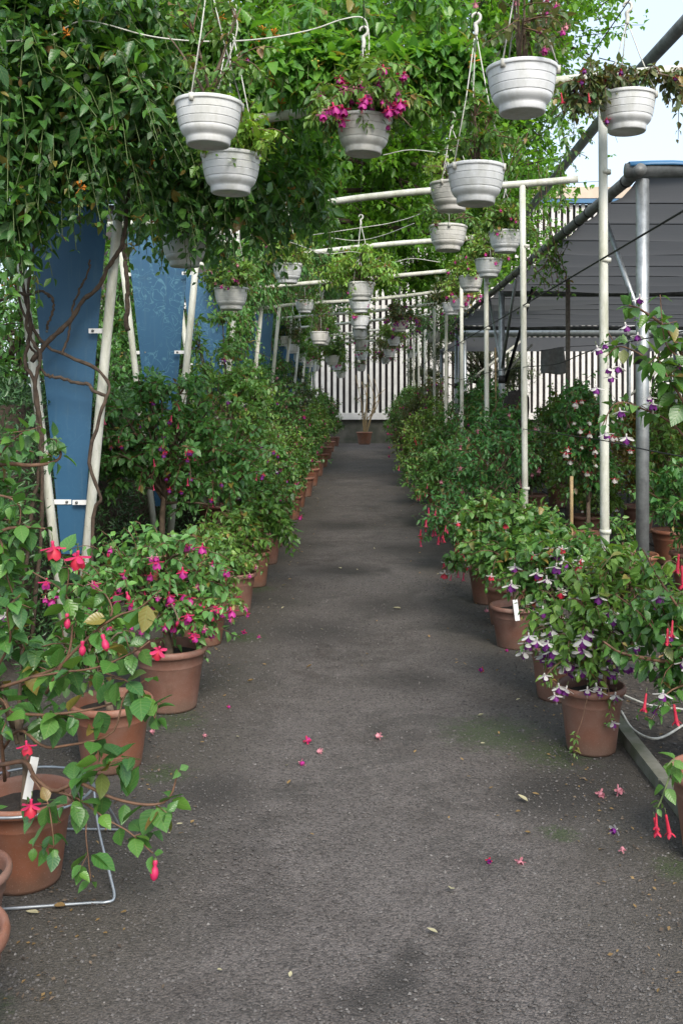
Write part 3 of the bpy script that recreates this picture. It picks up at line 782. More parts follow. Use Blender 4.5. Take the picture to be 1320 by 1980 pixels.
# ------------------------------------------------------------------ pergola frames
def seg_tube(a, b, r, sides=12, n=2, rr=None):
    P = np.array(a) + (np.array(b) - np.array(a)) * np.linspace(0, 1, n)[:, None]
    return tubes(P, r if rr is None else rr, sides)
ORD = ['nearest', 'second', 'third', 'fourth', 'fifth', 'sixth', 'seventh', 'eighth', 'ninth', 'farthest']
for k in range(10):
    dr, dl = 5.8 + 2.8 * k, 6.16 + 2.8 * k
    lab = ('nearest white pipe frame, its blue panel crossed by brown vine stems' if k == 0 else
           'second white pipe frame with a blue panel covered in chalky squiggles' if k == 1 else
           '%s white pipe pergola frame along the path, counted from the front' % ORD[k])
    fr = empty('pergola_frame', (0, dr, 0), lab, 'pergola frame', 'white pipe frames spanning the path')
    s = dl - dr
    yy = lambda x: s * (1.42 - x) / 3.1
    zb = lambda x: 3.5 + .082 * (x - 1.42)
    j = RNG.normal(0, .012, 4)
    V, F = tubes(smooth_poly([(x, yy(x), zb(x) + .02 * math.sin(x * 2 + k)) for x in (-2.5, -1.2, .2, 1.42, 1.86 - (RNG.uniform(0, .35) if k > 1 else 0))], 14) + [0, 0, RNG.normal(0, .03) if k > 2 else 0], .031, 12); MB().add(V, F).obj('crossbar', M['pipe_white'], fr, attrs=False)
    V, F = seg_tube((1.42 + j[0], 0, -.02), (1.42 - .012 + j[1], 0, zb(1.42) - .03), .027, 14, 4); post = MB().add(V, F).obj('post', M['pipe_white'], fr, attrs=False)
    if k < 5:
        for zc in (2.94, 2.42, .82):
            V, F = lathe([(.0275, -.012), (.034, -.012), (.034, .012), (.0275, .012)], 14, False)
            MB().add(V + [1.42 + j[0], 0, zc], F).obj('collar', M['pipe_white'], post, attrs=False)
    V, F = lathe([(.001, .05), (.075, .05), (.09, .0), (.09, -.05)], 12, False); MB().add(V + [1.42, 0, 0], F).obj('footing', M['concrete'], fr, attrs=False)
    legs = {}
    for nm, xb, xt in (('a', -1.80, -1.485), ('b', -1.86, -2.25)):
        V, F = seg_tube((xb, yy(xb), -.02), (xt, yy(xt), zb(xt) - .03), .031 if nm == 'a' else .029, 14, 4)
        MB().add(V, F).obj('leg', M['pipe_white'], fr, attrs=False); legs[nm] = (xb, xt)
    # tapering blue panel behind the legs
    zt, z0 = 3.12, .62
    lx = lambda nm, z: legs[nm][0] + (legs[nm][1] - legs[nm][0]) * z / 3.24
    yp = yy(-1.85) + .05
    Vp = []
    for yv in (yp, yp + .012):
        for z, ins in ((z0, .035), (1.6, .075), (zt, .10)):
            Vp += [[lx('b', z) + ins * .6, yv, z], [lx('a', z) - ins, yv, z]]
    Vp = np.array(Vp)
    if k == 0: Vp[:, 0] += 0.0
    F = np.array([[0, 1, 3, 2], [2, 3, 5, 4], [6, 8, 9, 7], [8, 10, 11, 9], [0, 2, 8, 6], [2, 4, 10, 8], [1, 7, 9, 3], [3, 9, 11, 5], [4, 5, 11, 10], [0, 6, 7, 1]])
    MB().add(Vp, F).obj('panel', M['panel_chalky' if k in (1, 2) else 'panel_blue'], fr, smooth=False, attrs=False)
    if k < 4:
        for zc in (2.03, .95, 2.75):
            for nm, sg in (('a', -1), ('b', 1)):
                xl = lx(nm, zc); br = part_box('bracket', (xl + sg * .055, yy(xl) + .031, zc), (.14, .006, .03), M['tagwhite'], fr)
                V, F = tubes(np.array([[xl + sg * .098, yy(xl) + .030, zc], [xl + sg * .098, yy(xl) + .020, zc]]), .009, 8)
                MB().add(V, F).obj('bolt', M['galv_dull'], br, attrs=False)

# ------------------------------------------------------------------ shade roofs on galvanised posts
ZR = 3.16; X0, D0 = 1.90, 6.85
sh = empty('shade_roof', (X0, D0, 0), 'large flat shade roof of dark grey cloth on galvanised posts', 'shade roof')
nst = 15; ye = 20.6 - D0
for i in range(nst):
    y0, y1 = ye * i / nst, ye * (i + 1) / nst
    nx, ny = 14, 4
    xs = np.linspace(.02, 9.5, nx + 1); ys = np.linspace(y0, y1, ny + 1); X, Y = np.meshgrid(xs, ys)
    fy = (Y - y0) / (y1 - y0)
    Z = ZR - .06 * np.sin(np.pi * fy) + .025 * np.sin(X * 2.3 + i) * np.sin(np.pi * fy)
    idx = np.arange((nx + 1) * (ny + 1)).reshape(ny + 1, nx + 1)
    F = np.stack([idx[:-1, :-1], idx[1:, :-1], idx[1:, 1:], idx[:-1, 1:]], -1).reshape(-1, 4)
    MB().add(np.stack([X, Y, Z], -1).reshape(-1, 3), F).obj('cloth_strip', M['shade'], sh, attrs=False)
    V, F = tubes(smooth_poly([(.05, y1, ZR - .012), (4.5, y1, ZR - .02), (9.5, y1, ZR - .012)], 8), .004, 5); MB().add(V, F).obj('seam_cable', M['black'], sh, attrs=False)
edge = None
V, F = seg_tube((0, -.1, ZR + .02), (0, ye + .1, ZR + .02), .043, 14, 6); edge = MB().add(V, F).obj('edge_pipe', M['galv_dull'], sh, attrs=False)
for i in range(26):
    yq = .25 + i * .53 + RNG.normal(0, .07)
    V, F = lathe([(.0435, -.014), (.048, -.014), (.048, .014), (.0435, .014)], 12, False)
    V = V[:, [0, 2, 1]]; MB().add(V + [0, yq, ZR + .02], [f[:, ::-1] for f in F]).obj('tie', M['black'], edge, attrs=False)
V, F = seg_tube((-.08, 0, ZR + .035), (9.6, 0, ZR + .035), .05, 12); MB().add(V, F).obj('front_pipe', M['galv_dull'], sh, attrs=False)
for yq in (7.0, ye):
    V, F = seg_tube((.05, yq, ZR - .07), (9.6, yq, ZR - .07), .045, 12); MB().add(V, F).obj('cross_pipe', M['galv_dull'], sh, attrs=False)
for xq, yq in ((.04, 0), (.04, 7.0), (.04, 13.7), (4.6, 0), (4.6, 7.0), (4.6, 13.7)):
    V, F = seg_tube((xq, yq, -.02), (xq, yq, ZR - .03), .045, 18, 3); po = MB().add(V, F).obj('post', M['galv'], sh, attrs=False)
    V, F = lathe([(.046, -.055), (.05, -.055), (.05, .055), (.046, .055)], 16, False); MB().add(V + [xq, yq, 1.88 if yq else 1.90], F).obj('clamp', M['black'], po, attrs=False)
for a, b in (((.04, .04, 2.15), (.04, 1.15, ZR - .03)), ((.04, 6.95, 2.05), (.04, 5.7, ZR - .03)), ((.04, 7.05, 2.05), (.04, 8.3, ZR - .03)), ((4.6, 0.05, 2.0), (4.6, 1.3, ZR - .03))):
    V, F = seg_tube(a, b, .02, 10); MB().add(V, F).obj('brace', M['galv'], sh, attrs=False)
V, F = seg_tube((.10, 7.06, 1.85), (.36, 6.3, ZR - .06), .022, 10); MB().add(V, F).obj('brace', M['black'], sh, attrs=False)
# folded blue sheet edge on the near corner
Vb, Fb = [], []
xs = np.linspace(-.06, 2.2, 16)
prof = np.array([[-.056, .02], [-.058, .035], [-.03, .058], [.03, .062], [.06, .05]])
V = np.array([[x, p[0] + .006 * math.sin(x * 13), ZR + .035 + p[1] + .008 * math.sin(x * 9)] for x in xs for p in prof])
idx = np.arange(len(V)).reshape(16, 5)
F = np.stack([idx[:-1, :-1], idx[1:, :-1], idx[1:, 1:], idx[:-1, 1:]], -1).reshape(-1, 4)
o = MB().add(V, F).obj('blue_sheet_edge', M['blue_trim'], sh, attrs=False)
sm_ = o.modifiers.new('thick', 'SOLIDIFY'); sm_.thickness = .003

sh2 = empty('far_shade_roof', (2.3, 23.3, 0), 'farther low shade roof with a pale front pipe before the slats', 'shade roof')
V, F = seg_tube((0, 0, ZR + .02), (16, 0, ZR + .02), .10, 12); MB().add(V, F).obj('front_pipe', M['galv'], sh2, attrs=False)
for i in range(7):
    y0, y1 = .1 + i, 1.1 + i
    xs = np.linspace(0, 16, 9); V = np.array([[x, y, ZR - .08 - .06 * math.sin(math.pi * f)] for x in xs for y, f in ((y0, 0), ((y0 + y1) / 2, 1), (y1, 0))])
    idx = np.arange(27).reshape(9, 3); F = np.stack([idx[:-1, :-1], idx[1:, :-1], idx[1:, 1:], idx[:-1, 1:]], -1).reshape(-1, 4)
    MB().add(V, F).obj('cloth_strip', M['shade'], sh2, attrs=False)
for xq in (.1, 4.0, 8.0, 12.0):
    for yq in (.1, 7.0):
        V, F = seg_tube((xq, yq, -.02), (xq, yq, ZR - .02), .05, 10); MB().add(V, F).obj('post', M['galv'], sh2, attrs=False)
for a, b in (((.15, .1, 2.0), (1.6, .1, ZR - .05)), ((4.05, .1, 1.7), (5.6, .1, ZR - .05)), ((8.0, .1, 1.7), (6.4, .1, ZR - .05)), ((.15, 3, .9), (2.2, 3.0, ZR - .1)), ((.1, 7, 1.2), (1.9, 7.0, ZR - .1))):
    V, F = seg_tube(a, b, .03, 8); MB().add(V, F).obj('brace', M['pipe_white'], sh2, attrs=False)

# ------------------------------------------------------------------ cables, stakes and odds and ends
def cable(name, pts, r, m, label, cat, n=40, group=None, sides=6, kind=None):
    V, F = tubes(smooth_poly(pts, n), r, sides); o = MB().add(V, F).obj(name, m, attrs=False); tag(o, label, cat, group, kind); return o
def sag(z, s, y0, y1, x, step=2.8, start=5.8):
    out = []; yq = start - step
    while yq <= y1:
        out.append((x, yq, z)); out.append((x + .01, yq + step / 2, z - s)); yq += step
    return out
cable('black_cable', [(1.42, 3.0, 2.44)] + [(1.42 - .029, 5.8 + 2.8 * i, 2.42) for i in range(9)], .0055, M['black'], 'black cable tied to the white posts just below the shade roof', 'cable', 60)
cable('black_cable', [(1.45, 3.0, 1.90), (1.42 - .029, 5.8, 1.90), (1.42, 7.2, 1.86), (1.42 - .029, 8.6, 1.88), (1.42 - .029, 11.4, 1.9), (1.391, 14.2, 1.88)], .0035, M['black'], 'thin dark cable at eye height between the white posts', 'cable', 40)
cable('black_cable', [(1.9, 3.4, 1.26), (1.5, 5.0, 1.33), (1.392, 5.8, 1.36), (1.392, 8.6, 1.34), (1.392, 11.4, 1.34)], .0035, M['black'], 'lowest thin dark cable running behind the flowering plants', 'cable', 30)
a, b = W(1097, 530, 12.6), W(1097, 772 + 1.6 * FPX / 12.6, 12.6)
V, F = seg_tube(b - [0, 0, .02], a, .03, 8, 4); o = MB().add(V, F).obj('wooden_stake', M['wood'], attrs=False); tag(o, 'tall thin grey wooden stake standing under the shade roof', 'stake')
a = W(957, 672, 13.0); V, F = seg_tube((a[0] + .02, a[1], -.01), a, .011, 7, 4); o = MB().add(V, F).obj('bamboo_cane', M['bamboo'], attrs=False); tag(o, 'thin tan bamboo cane beside the far galvanised post', 'cane')
a = W(1104, 925, 8.6); V, F = seg_tube((a[0], a[1], -.01), a + [0, 0, .02], .016, 8, 4); o = MB().add(V, F).obj('wooden_stake', M['bamboo'], attrs=False); tag(o, 'short pale stake in front of the red and white standard', 'stake')
# diagonal dark pipe: overhead brace above the right posts
V, F = tubes(np.array([W(1345, 20, 5.9), W(1238, 135, 7.2), W(1010, 420, 12.5)]), .045, 12); o = MB().add(V, F).obj('overhead_pipe', M['galv_dull'], attrs=False)
tag(o, 'dark weathered pipe laid along the crossbar ends against the sky', 'pipe')
# grey rag on a line
rng = np.random.default_rng(3)
nx, ny = 10, 8; c = W(1045, 678, 14.5); V = []
for iy in range(ny + 1):
    for ix in range(nx + 1):
        fx, fy = ix / nx, iy / ny
        V.append(c + [fx * .33 + .05 * fy * (1 - fx) * 0 + .06 * fy * fx, .02 * math.sin(fx * 11 + fy * 3) * (1 + fy), -.34 * fy + .05 * fx - .05 * math.sin(fx * 3.14) * fy + .03 * math.sin(fx * 5) * fy])
idx = np.arange(len(V)).reshape(ny + 1, nx + 1); F = np.stack([idx[:-1, :-1], idx[1:, :-1], idx[1:, 1:], idx[:-1, 1:]], -1).reshape(-1, 4)
o = MB().add(np.array(V), F).obj('grey_cloth', M['rag'], attrs=False); o.modifiers.new('thick', 'SOLIDIFY').thickness = .004
tag(o, 'ragged grey cloth hanging between poles below the shade roof', 'cloth')
cable('cloth_line', [c + [-.02, 0, .0], c + [.165, 0, .025], c + [.35, 0, .055], c + [1.3, .05, .1]], .004, M['black'], 'thin line carrying the ragged grey cloth', 'line', 12)
cable('cloth_line', [c + [1.3, .05, -1.75 - .5], c + [1.3, .05, -.8], c + [1.3, .05, .12]], .02, M['galv'], 'thin galvanised upright at the end of the cloth line', 'pole', 12)
# dark fibrous trunk
a = W(998, 755, 12.2); prof = [(.10, 0), (.11, .5), (.13, .9), (.15, 1.3), (.165, 1.5), (.15, 1.62), (.10, 1.69), (.02, 1.71)]
V, F = lathe(prof, 18); V += rng.normal(0, .006, V.shape); V[:, :2] *= (1 + .07 * np.sin(np.arctan2(V[:, 1], V[:, 0]) * 3 + V[:, 2] * 4))[:, None]
o = MB().add(V + [a[0], a[1], 0], F).obj('fibrous_trunk', M['fibre'], attrs=False); tag(o, 'dark fibrous rounded trunk standing beside the second right post', 'trunk')
# white hose loop and black hose in the bed on the right
g = lambda u, v, z=.01: W(u, v, FPX * (EYE - z) / (v - VPV))
cable('white_hose', [g(1185, 1335), g(1250, 1362), g(1320, 1372), g(1345, 1385), g(1320, 1402), g(1270, 1428), g(1225, 1412), g(1200, 1375)], .006, M['cord'], 'loop of thin white hose on the soil beside the edging', 'hose', 50)
cable('black_hose', [g(1230, 1290, .02), g(1290, 1318, .02), g(1345, 1350, .02), g(1450, 1372, .02)], .018, M['black'], 'thick black hose on the soil at the right edge', 'hose', 24, sides=10)
for i, (x, y0, y1) in enumerate(((2.05, 7.3, 16), (3.1, 7.0, 18))):
    cable('drip_line', [(x, y0, .012), (x + .05, (y0 + y1) / 2, .012), (x - .03, y1, .012)], .012, M['black'], ['black drip line on the ground between the pots under the roof', 'second black drip line, farther into the shaded rows'][i], 'hose', 20)

# wire stand round the near left pot
ws = empty('wire_stand', (-1.13, 3.28, 0), 'galvanised wire stand on the ground around the near left pot', 'wire stand')
th = np.linspace(0, 2 * np.pi, 40)
V, F = tubes(np.stack([.215 * np.cos(th), .215 * np.sin(th) + .02, np.full(40, .285)], -1), .0048, 8, False); MB().add(V, F).obj('ring', M['wire'], ws, attrs=False)
V, F = tubes(smooth_poly([(.20, .10, .285), (.245, .0, .17), (.31, -.10, .06), (.335, -.145, .012), (.315, -.165, .006), (.25, -.172, .006), (-.05, -.215, .006), (-.35, -.26, .006), (-.42, -.22, .006), (-.40, -.15, .05), (-.215, .0, .285)], 70), .0048, 8); MB().add(V, F).obj('front_rod', M['wire'], ws, attrs=False)
V, F = tubes(smooth_poly([(.19, .11, .285), (.23, .26, .1), (.24, .33, .008), (.2, .36, .006), (-.2, .36, .006), (-.26, .33, .008), (-.19, .11, .285)], 50), .0048, 8); MB().add(V, F).obj('back_rod', M['wire'], ws, attrs=False)

# ------------------------------------------------------------------ trees, hedge, shrubs, climber
def tree(name, x, y, label, blobs, trunk_pts, r0, nt, leaf, matkey, seed, nodes=9, per=4, hw=.34, tm='low', cat='tree', group=None, spread=.75, twigl=.9, barkk='bark_dark', shell=.45):
    rng = np.random.default_rng(seed)
    root = empty(name, (x, y, 0), label, cat, group)
    tp = smooth_poly(trunk_pts, 12); mb = MB()
    V, F = tubes(tp, np.linspace(r0, r0 * .4, 12), 10); mb.add(V, F)
    nl = 26; T, _, _ = crown_points(rng, blobs, nl, .4, .1)
    i = rng.integers(5, 12, nl); S = tp[i]; C = (S + T) / 2 + [0, 0, .4 * r0 / .2]
    LP, _ = bez(S, C, T, np.linspace(0, 1, 9)); V, F = tubes(LP, np.linspace(r0 * .35, r0 * .06, 9)[None], 6); mb.add(V, F)
    mb.obj('trunk', M[barkk], root, attrs=False)
    T, C0, d = crown_points(rng, blobs, nt, shell, .14)
    dist = np.linalg.norm(LP.reshape(-1, 3)[None, ::2] - T[:, None], axis=2)
    S0 = LP.reshape(-1, 3)[::2][np.argmin(dist, 1)]
    S = T + norm(S0 - T) * np.minimum(np.linalg.norm(S0 - T, axis=1), twigl)[:, None]
    C = (S + T) / 2 + rng.normal(0, .1, (nt, 3)) + [0, 0, .1 * twigl]
    SP, _ = bez(S, C, T, np.linspace(0, 1, 4)); V, F = tubes(SP, np.linspace(.012, .004, 4)[None] * twigl, 3, False); MB().add(V, F).obj('twigs', M[barkk], root, attrs=False)['kind'] = 'stuff'
    NP, NG = bez(S, C, T, np.linspace(.15, 1, nodes)); NP = NP + rng.normal(0, .09 * twigl, NP.shape)
    P, D, N, Z = leaves_on(rng, NP, NG, leaf, .4, spread, per)
    mb = MB(); add_leaves(mb, P, D, N, Z, leaf_tmpl(tm, hw), rng); o = mb.obj('crown', M[matkey], root); o['kind'] = 'stuff'
    return root

def B(u, v, d, ru, rd, base, rv=None):
    """ellipsoid seen at pixel (u,v), distance d, radii in metres, relative to a thing's base"""
    p = W(u, v, d) - np.asarray(base); return [*p, ru, rd, rv or ru]

b0 = (-5.2, 17.5, 0)
tree('broadleaf_tree', *b0[:2], 'big bright green tree arching over the middle of the path', [B(760, 120, 17.5, 3.2, 3, b0, 2.6), B(950, 100, 17, 2.0, 2.2, b0, 2.6), B(880, 320, 17, 1.9, 2, b0, 1.6), B(700, 330, 18, 2.2, 2, b0, 1.6), B(560, 200, 17.5, 2.6, 2, b0, 2.4), B(1020, 400, 16.5, 1.0, 1.2, b0, 1.4), B(820, -150, 17.5, 4, 3, b0, 2.6), B(1010, 180, 16.5, 1.0, 1, b0, 1.6)],
     [(0, 0, 0), (.3, .1, 2.2), (1.4, 0, 4.4), (3.0, -.2, 6.5), (4.2, -.3, 9)], .26, 2600, .15, 'leaf_tree', 21, nodes=8, per=3)
b0 = (-4.6, 27, 0)
tree('broadleaf_tree', *b0[:2], 'green tree behind, low in the gap above the path end', [B(760, 460, 27, 3.0, 2, b0, 1.7), B(660, 450, 28, 3.0, 2, b0, 1.8), B(850, 490, 27, 2.2, 2, b0, 1.3), B(560, 540, 26, 1.6, 2, b0, 1.9), B(700, 250, 27, 4, 2, b0, 2.5), B(800, 350, 27, 3, 2, b0, 1.8), B(590, 640, 30, .9, .8, b0, 1.0)],
     [(0, 0, 0), (.2, 0, 2.4), (1.0, 0, 4.4), (3.0, 0, 6.5), (4.6, 0, 8)], .24, 2700, .18, 'leaf_tree', 22, nodes=8, per=3)
b0 = (-6.5, 13, 0)
tree('broadleaf_tree', *b0[:2], 'broad tree crown behind the climber at the upper left', [B(60, 60, 13, 2.6, 2, b0, 2.4), B(330, 40, 13.5, 2.4, 2, b0, 2.0), B(480, 60, 14, 1.8, 2, b0, 1.6), B(200, -120, 13, 3.5, 2.5, b0, 2.2), B(60, 330, 13, 2.2, 2, b0, 1.8)],
     [(0, 0, 0), (.1, 0, 2.2), (.8, 0, 4.2), (1.8, 0, 6.4), (2.6, 0, 8)], .22, 1700, .14, 'leaf_tree', 23, nodes=8, per=3)
b0 = (4.4, 31, 0)
tree('willow_shrub', *b0[:2], 'grey green feathery willow shrub in front of the slats', [B(960, 690, 31, 1.0, .8, b0, 1.1), B(910, 640, 31, .9, .8, b0, 1.2), B(850, 620, 31, .9, .8, b0, .9), B(820, 700, 31, .7, .6, b0, .8), B(1000, 730, 31, .8, .6, b0, .7)],
     [(0, 0, 0), (-.1, 0, .9), (-.4, 0, 1.8), (-.8, 0, 3)], .09, 640, .13, 'leaf_grey', 24, nodes=8, per=3, hw=.14, cat='shrub', twigl=.7)

# tall evergreen shrubs and the clipped yew hedge on the left
for i, (x, y, zz, lab) in enumerate(((-3.3, 6.6, 1.9, 'leafy dark shrub behind the nearest blue panel'), (-3.2, 9.0, 2.0, 'leafy dark shrub behind the second blue panel'), (-3.3, 12.5, 2.1, 'leafy dark shrub behind the third and fourth frames'),
                                     (-3.2, 17.0, 2.1, 'leafy dark shrub half way along the left side'), (-3.4, 22.5, 2.1, 'leafy dark shrub far along the left side'), (-3.2, 29.0, 2.1, 'farthest leafy dark shrub on the left before the slats'))):
    e = 1.0 if i < 3 else 1.9
    tree('evergreen_shrub', x, y, lab, [(0, 0, zz, .85, 1.3 * e, 1.1), (.1, -.4, zz + .7, .7, .9 * e, .8), (0, .3 * e, 1.0, .8, 1.1 * e, .8)], [(0, 0, 0), (.03, 0, .7), (0, .05, 1.4), (.05, 0, 2.2)], .06, 480, .10, 'leaf_dark', 30 + i, nodes=7, per=3, hw=.22, tm='low', cat='shrub', twigl=.4, group='dark shrubs behind the frames')
hed = empty('yew_hedge', (-2.55, 12, 0), 'dark clipped yew hedge behind the white frames on the left', 'hedge')
rng = np.random.default_rng(41); n = 34000
fy = -7 + 21 * rng.random(n) ** 1.4; side = rng.random(n)
P = np.empty((n, 3)); P[:, 1] = fy
fr = side < .72
P[fr, 0] = .40 + rng.normal(0, .05, fr.sum()) + .06 * np.sin(fy[fr] * 3) ; P[fr, 2] = rng.uniform(.02, 1.62, fr.sum())
P[~fr, 0] = rng.uniform(-.4, .42, (~fr).sum()); P[~fr, 2] = 1.60 + rng.normal(0, .05, (~fr).sum()) + .06 * np.sin(fy[~fr] * 2)
P[:1500, 1] = -7 + rng.normal(0, .05, 1500); P[:1500, 0] = rng.uniform(-.4, .4, 1500); P[:1500, 2] = rng.uniform(.02, 1.6, 1500)
out = np.where(fr[:, None], [1., -.25, .1], [0.1, -.2, 1.])
D = norm(out * .6 + rng.normal(0, .6, (n, 3)) + [0, 0, .25]); N = out + rng.normal(0, .6, (n, 3))
mb = MB(); add_leaves(mb, P, D, N, rng.uniform(.03, .065, n), leaf_tmpl('low', .16), rng); mb.obj('foliage', M['leaf_yew'], hed)['kind'] = 'stuff'
V, F = box((-.03, 3.5, .78), (.72, 20.8, 1.56)); MB().add(V, F).obj('inner_growth', M['bark_dark'], hed, attrs=False)

M['vine_bark'] = plain('vine_bark', (0.085, 0.06, 0.042), 0.9, scale=30, var=0.55, bmp=0.8)
# honeysuckle over the first frames
vine = empty('honeysuckle', (-1.9, 6.2, 0), 'dense honeysuckle climbing over the front pergola frames at upper left', 'climber')
b0 = np.array([-1.9, 6.2, 0])
VB = [B(20, 170, 5.3, .50, .5, b0, .75), B(110, 260, 5.5, .50, .45, b0, .50), B(190, 170, 5.6, .55, .5, b0, .55), B(60, 40, 5.4, .55, .5, b0, .35), B(260, 80, 5.8, .55, .45, b0, .40), B(280, 230, 5.9, .45, .4, b0, .45),
      B(20, 430, 5.4, .26, .35, b0, .42), B(175, 350, 5.6, .28, .3, b0, .30), B(110, 370, 5.6, .25, .3, b0, .25), B(420, 330, 6.6, .60, .5, b0, .55), B(530, 340, 7.0, .45, .45, b0, .55), B(470, 190, 6.2, .55, .4, b0, .40), B(590, 340, 7.4, .36, .4, b0, .55), B(560, 150, 6.3, .45, .4, b0, .40), B(430, 410, 6.6, .48, .4, b0, .30), B(600, 220, 7.0, .4, .4, b0, .45), B(330, 390, 6.4, .42, .4, b0, .32), B(400, 90, 6.2, .5, .4, b0, .35), B(520, 440, 7.0, .36, .4, b0, .22), B(250, 340, 6.0, .25, .3, b0, .35), B(390, 200, 6.1, .40, .35, b0, .35), B(600, 430, 7.6, .2, .3, b0, .2), B(405, 500, 7.7, .18, .22, b0, .25), B(275, 455, 7.2, .16, .2, b0, .14), B(330, 450, 7.4, .15, .2, b0, .14),
      B(660, 170, 6.1, .34, .3, b0, .26), B(760, 165, 6.05, .30, .3, b0, .22), B(850, 165, 6.0, .28, .3, b0, .20), B(910, 165, 5.95, .15, .22, b0, .16), B(700, 60, 7, .5, .4, b0, .35), B(850, 60, 7, .45, .4, b0, .3), B(620, 60, 7, .6, .4, b0, .4)]
rng = np.random.default_rng(51)
ns = 1500; T, C0, d = crown_points(rng, VB[:-3], ns - 330, .55, .14)
VX = [B(u, 162 + 14 * math.sin(u * .05), 5.72, .22, .16, b0, .17) for u in range(560, 935, 38)]
T2, C2, d2 = crown_points(rng, VX, 250, .4, .14); T3, C3, d3 = crown_points(rng, VB[-3:], 80, .55, .14)
T, C0 = np.r_[T, T2, T3], np.r_[C0, C2, C3]
S = C0 + (T - C0) * rng.uniform(.1, .5, (ns, 1)) + [0, 0, .12]; C = (S + T) / 2 + [0, 0, .16]; T[:, 2] -= rng.uniform(0, .16, ns)
NP, NG = bez(S, C, T, np.linspace(.15, 1, 8)); P, D, N, Z = leaves_on(rng, NP, NG, .12, .38, .75, 2, .9); Z = Z * rng.uniform(.55, 1.2, len(Z))
N += norm(P - np.repeat(C0, 16, 0)) * .7
lit = np.repeat((C0[:, 0] + b0[0]) / (C0[:, 1] + b0[1]) * FPX + VPU > 360, 16) & (P[:, 2] > 2.95 + .35 * rng.random(len(P))) | (rng.random(len(P)) < .06)  # upper leaves right of the panels take the copy with painted backlight
for mk_, sel, ns_ in (('leaf_honey', ~lit, 200), ('leaf_honey_lit', lit, 100)):
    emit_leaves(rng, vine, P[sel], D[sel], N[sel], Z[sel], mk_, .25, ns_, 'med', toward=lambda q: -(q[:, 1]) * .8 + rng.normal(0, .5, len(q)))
V, F = tubes(bez(S, C, T, np.linspace(0, 1, 5))[0], .0022, 4, False); MB().add(V, F).obj('shoots', M['stem_green'], vine, attrs=False)['kind'] = 'stuff'
def woody(pts, r, wob=.012):
    p = smooth_poly([W(*q) - b0 for q in pts], 46); rr = np.random.default_rng(int(abs(p.sum()) * 1000))
    p = p + np.c_[np.convolve(rr.normal(0, wob, 60), np.ones(6) / 3, 'same')[:46], np.zeros(46), np.convolve(rr.normal(0, wob, 60), np.ones(6) / 3, 'same')[:46]]
    V, F = tubes(p, np.linspace(r, r * .75, 46) * (1 + rr.normal(0, .10, 46)), 8); MB().add(V, F).obj('woody_stem', M['vine_bark'], vine, attrs=False)
woody([(60, 1270, 6.12), (85, 960, 6.05), (72, 760, 6.02), (48, 700, 6.0), (60, 600, 6.05), (30, 420, 6.0), (60, 250, 6)], .013)
woody([(170, 1255, 6.0), (178, 1000, 6.03), (190, 960, 6.0), (178, 890, 6.0), (196, 800, 6.0), (208, 755, 6.03), (190, 715, 6.05), (140, 690, 6.06), (95, 672, 6.05), (70, 640, 6.05), (45, 590, 6.1), (20, 500, 6.1)], .012)
woody([(60, 700, 6.04), (110, 640, 6.04), (160, 585, 6.06), (200, 540, 6.05), (235, 480, 6.06), (250, 400, 6.1), (262, 280, 6.1)], .016)
woody([(205, 765, 6.02), (160, 740, 6.06), (110, 735, 6.05), (85, 715, 6.04), (55, 660, 6.04)], .011)
woody([(120, 685, 6.05), (140, 610, 6.06), (160, 540, 6.07), (180, 500, 6.07)], .008)
woody([(0, 585, 5.8), (40, 572, 5.9), (70, 570, 6.0), (97, 572, 6.0), (98, 600, 6.0), (96, 640, 6.02)], .010)
woody([(45, 1260, 6.1), (62, 1000, 6.07), (84, 860, 6.04), (66, 740, 6.0), (80, 690, 6.0), (50, 640, 6.0), (62, 520, 6.0), (90, 420, 6.0)], .013)
woody([(250, 640, 8.1), (246, 560, 8.1), (240, 470, 8.0), (262, 350, 7.6)], .02)
pts = NP[:, 5:].reshape(-1, 3); pts = pts[rng.permutation(len(pts))[:110]]
for mk_ in ('p_orange', 'p_yellow'):
    mb = MB(); q = pts[:60] if mk_ == 'p_orange' else pts[60:]
    for c in q:
        n = 9; dd = norm(rng.normal(0, 1, (n, 3)) + [0, -.3, .5]); V, F = tubes(np.stack([np.tile(c, (n, 1)), c + dd * .022, c + dd * .042 + rng.normal(0, .004, (n, 3))], 1), np.array([.0015, .0025, .0055]), 4); mb.add(V, F, 0, .2)
    mb.obj('blossoms', M[mk_], vine)['kind'] = 'stuff'
# second climber over the middle frames
b0 = np.array([-1.9, 13.0, 0]); v3 = empty('dark_climber', b0, 'dark leafy climber over the middle frames, behind the left hanging baskets', 'climber')
VC = [B(500, 500, 12.0, .5, .7, b0, .35), B(560, 520, 15, .5, .9, b0, .4), B(600, 505, 16, .6, .9, b0, .4), B(440, 560, 11.8, .30, .5, b0, .45), B(490, 570, 14.5, .4, .8, b0, .45), B(530, 580, 18, .4, 1, b0, .5), B(450, 500, 10.5, .35, .5, b0, .25), B(620, 550, 20, .5, 1, b0, .45), B(460, 640, 14, .30, .7, b0, .5), B(520, 640, 20, .3, 1.2, b0, .6), B(560, 660, 27, .35, 1.2, b0, .7), B(655, 570, 22, .4, 1, b0, .35)]
rng = np.random.default_rng(58); ns = 800; T, C0, d = crown_points(rng, VC, ns, .45, .12)
S = C0 + (T - C0) * rng.uniform(.1, .5, (ns, 1)) + [0, 0, .1]; C = (S + T) / 2 + [0, 0, .12]; T[:, 2] -= rng.uniform(0, .14, ns)
NP, NG = bez(S, C, T, np.linspace(.15, 1, 7)); P, D, N, Z = leaves_on(rng, NP, NG, .12, .7, .7, 2, .6)
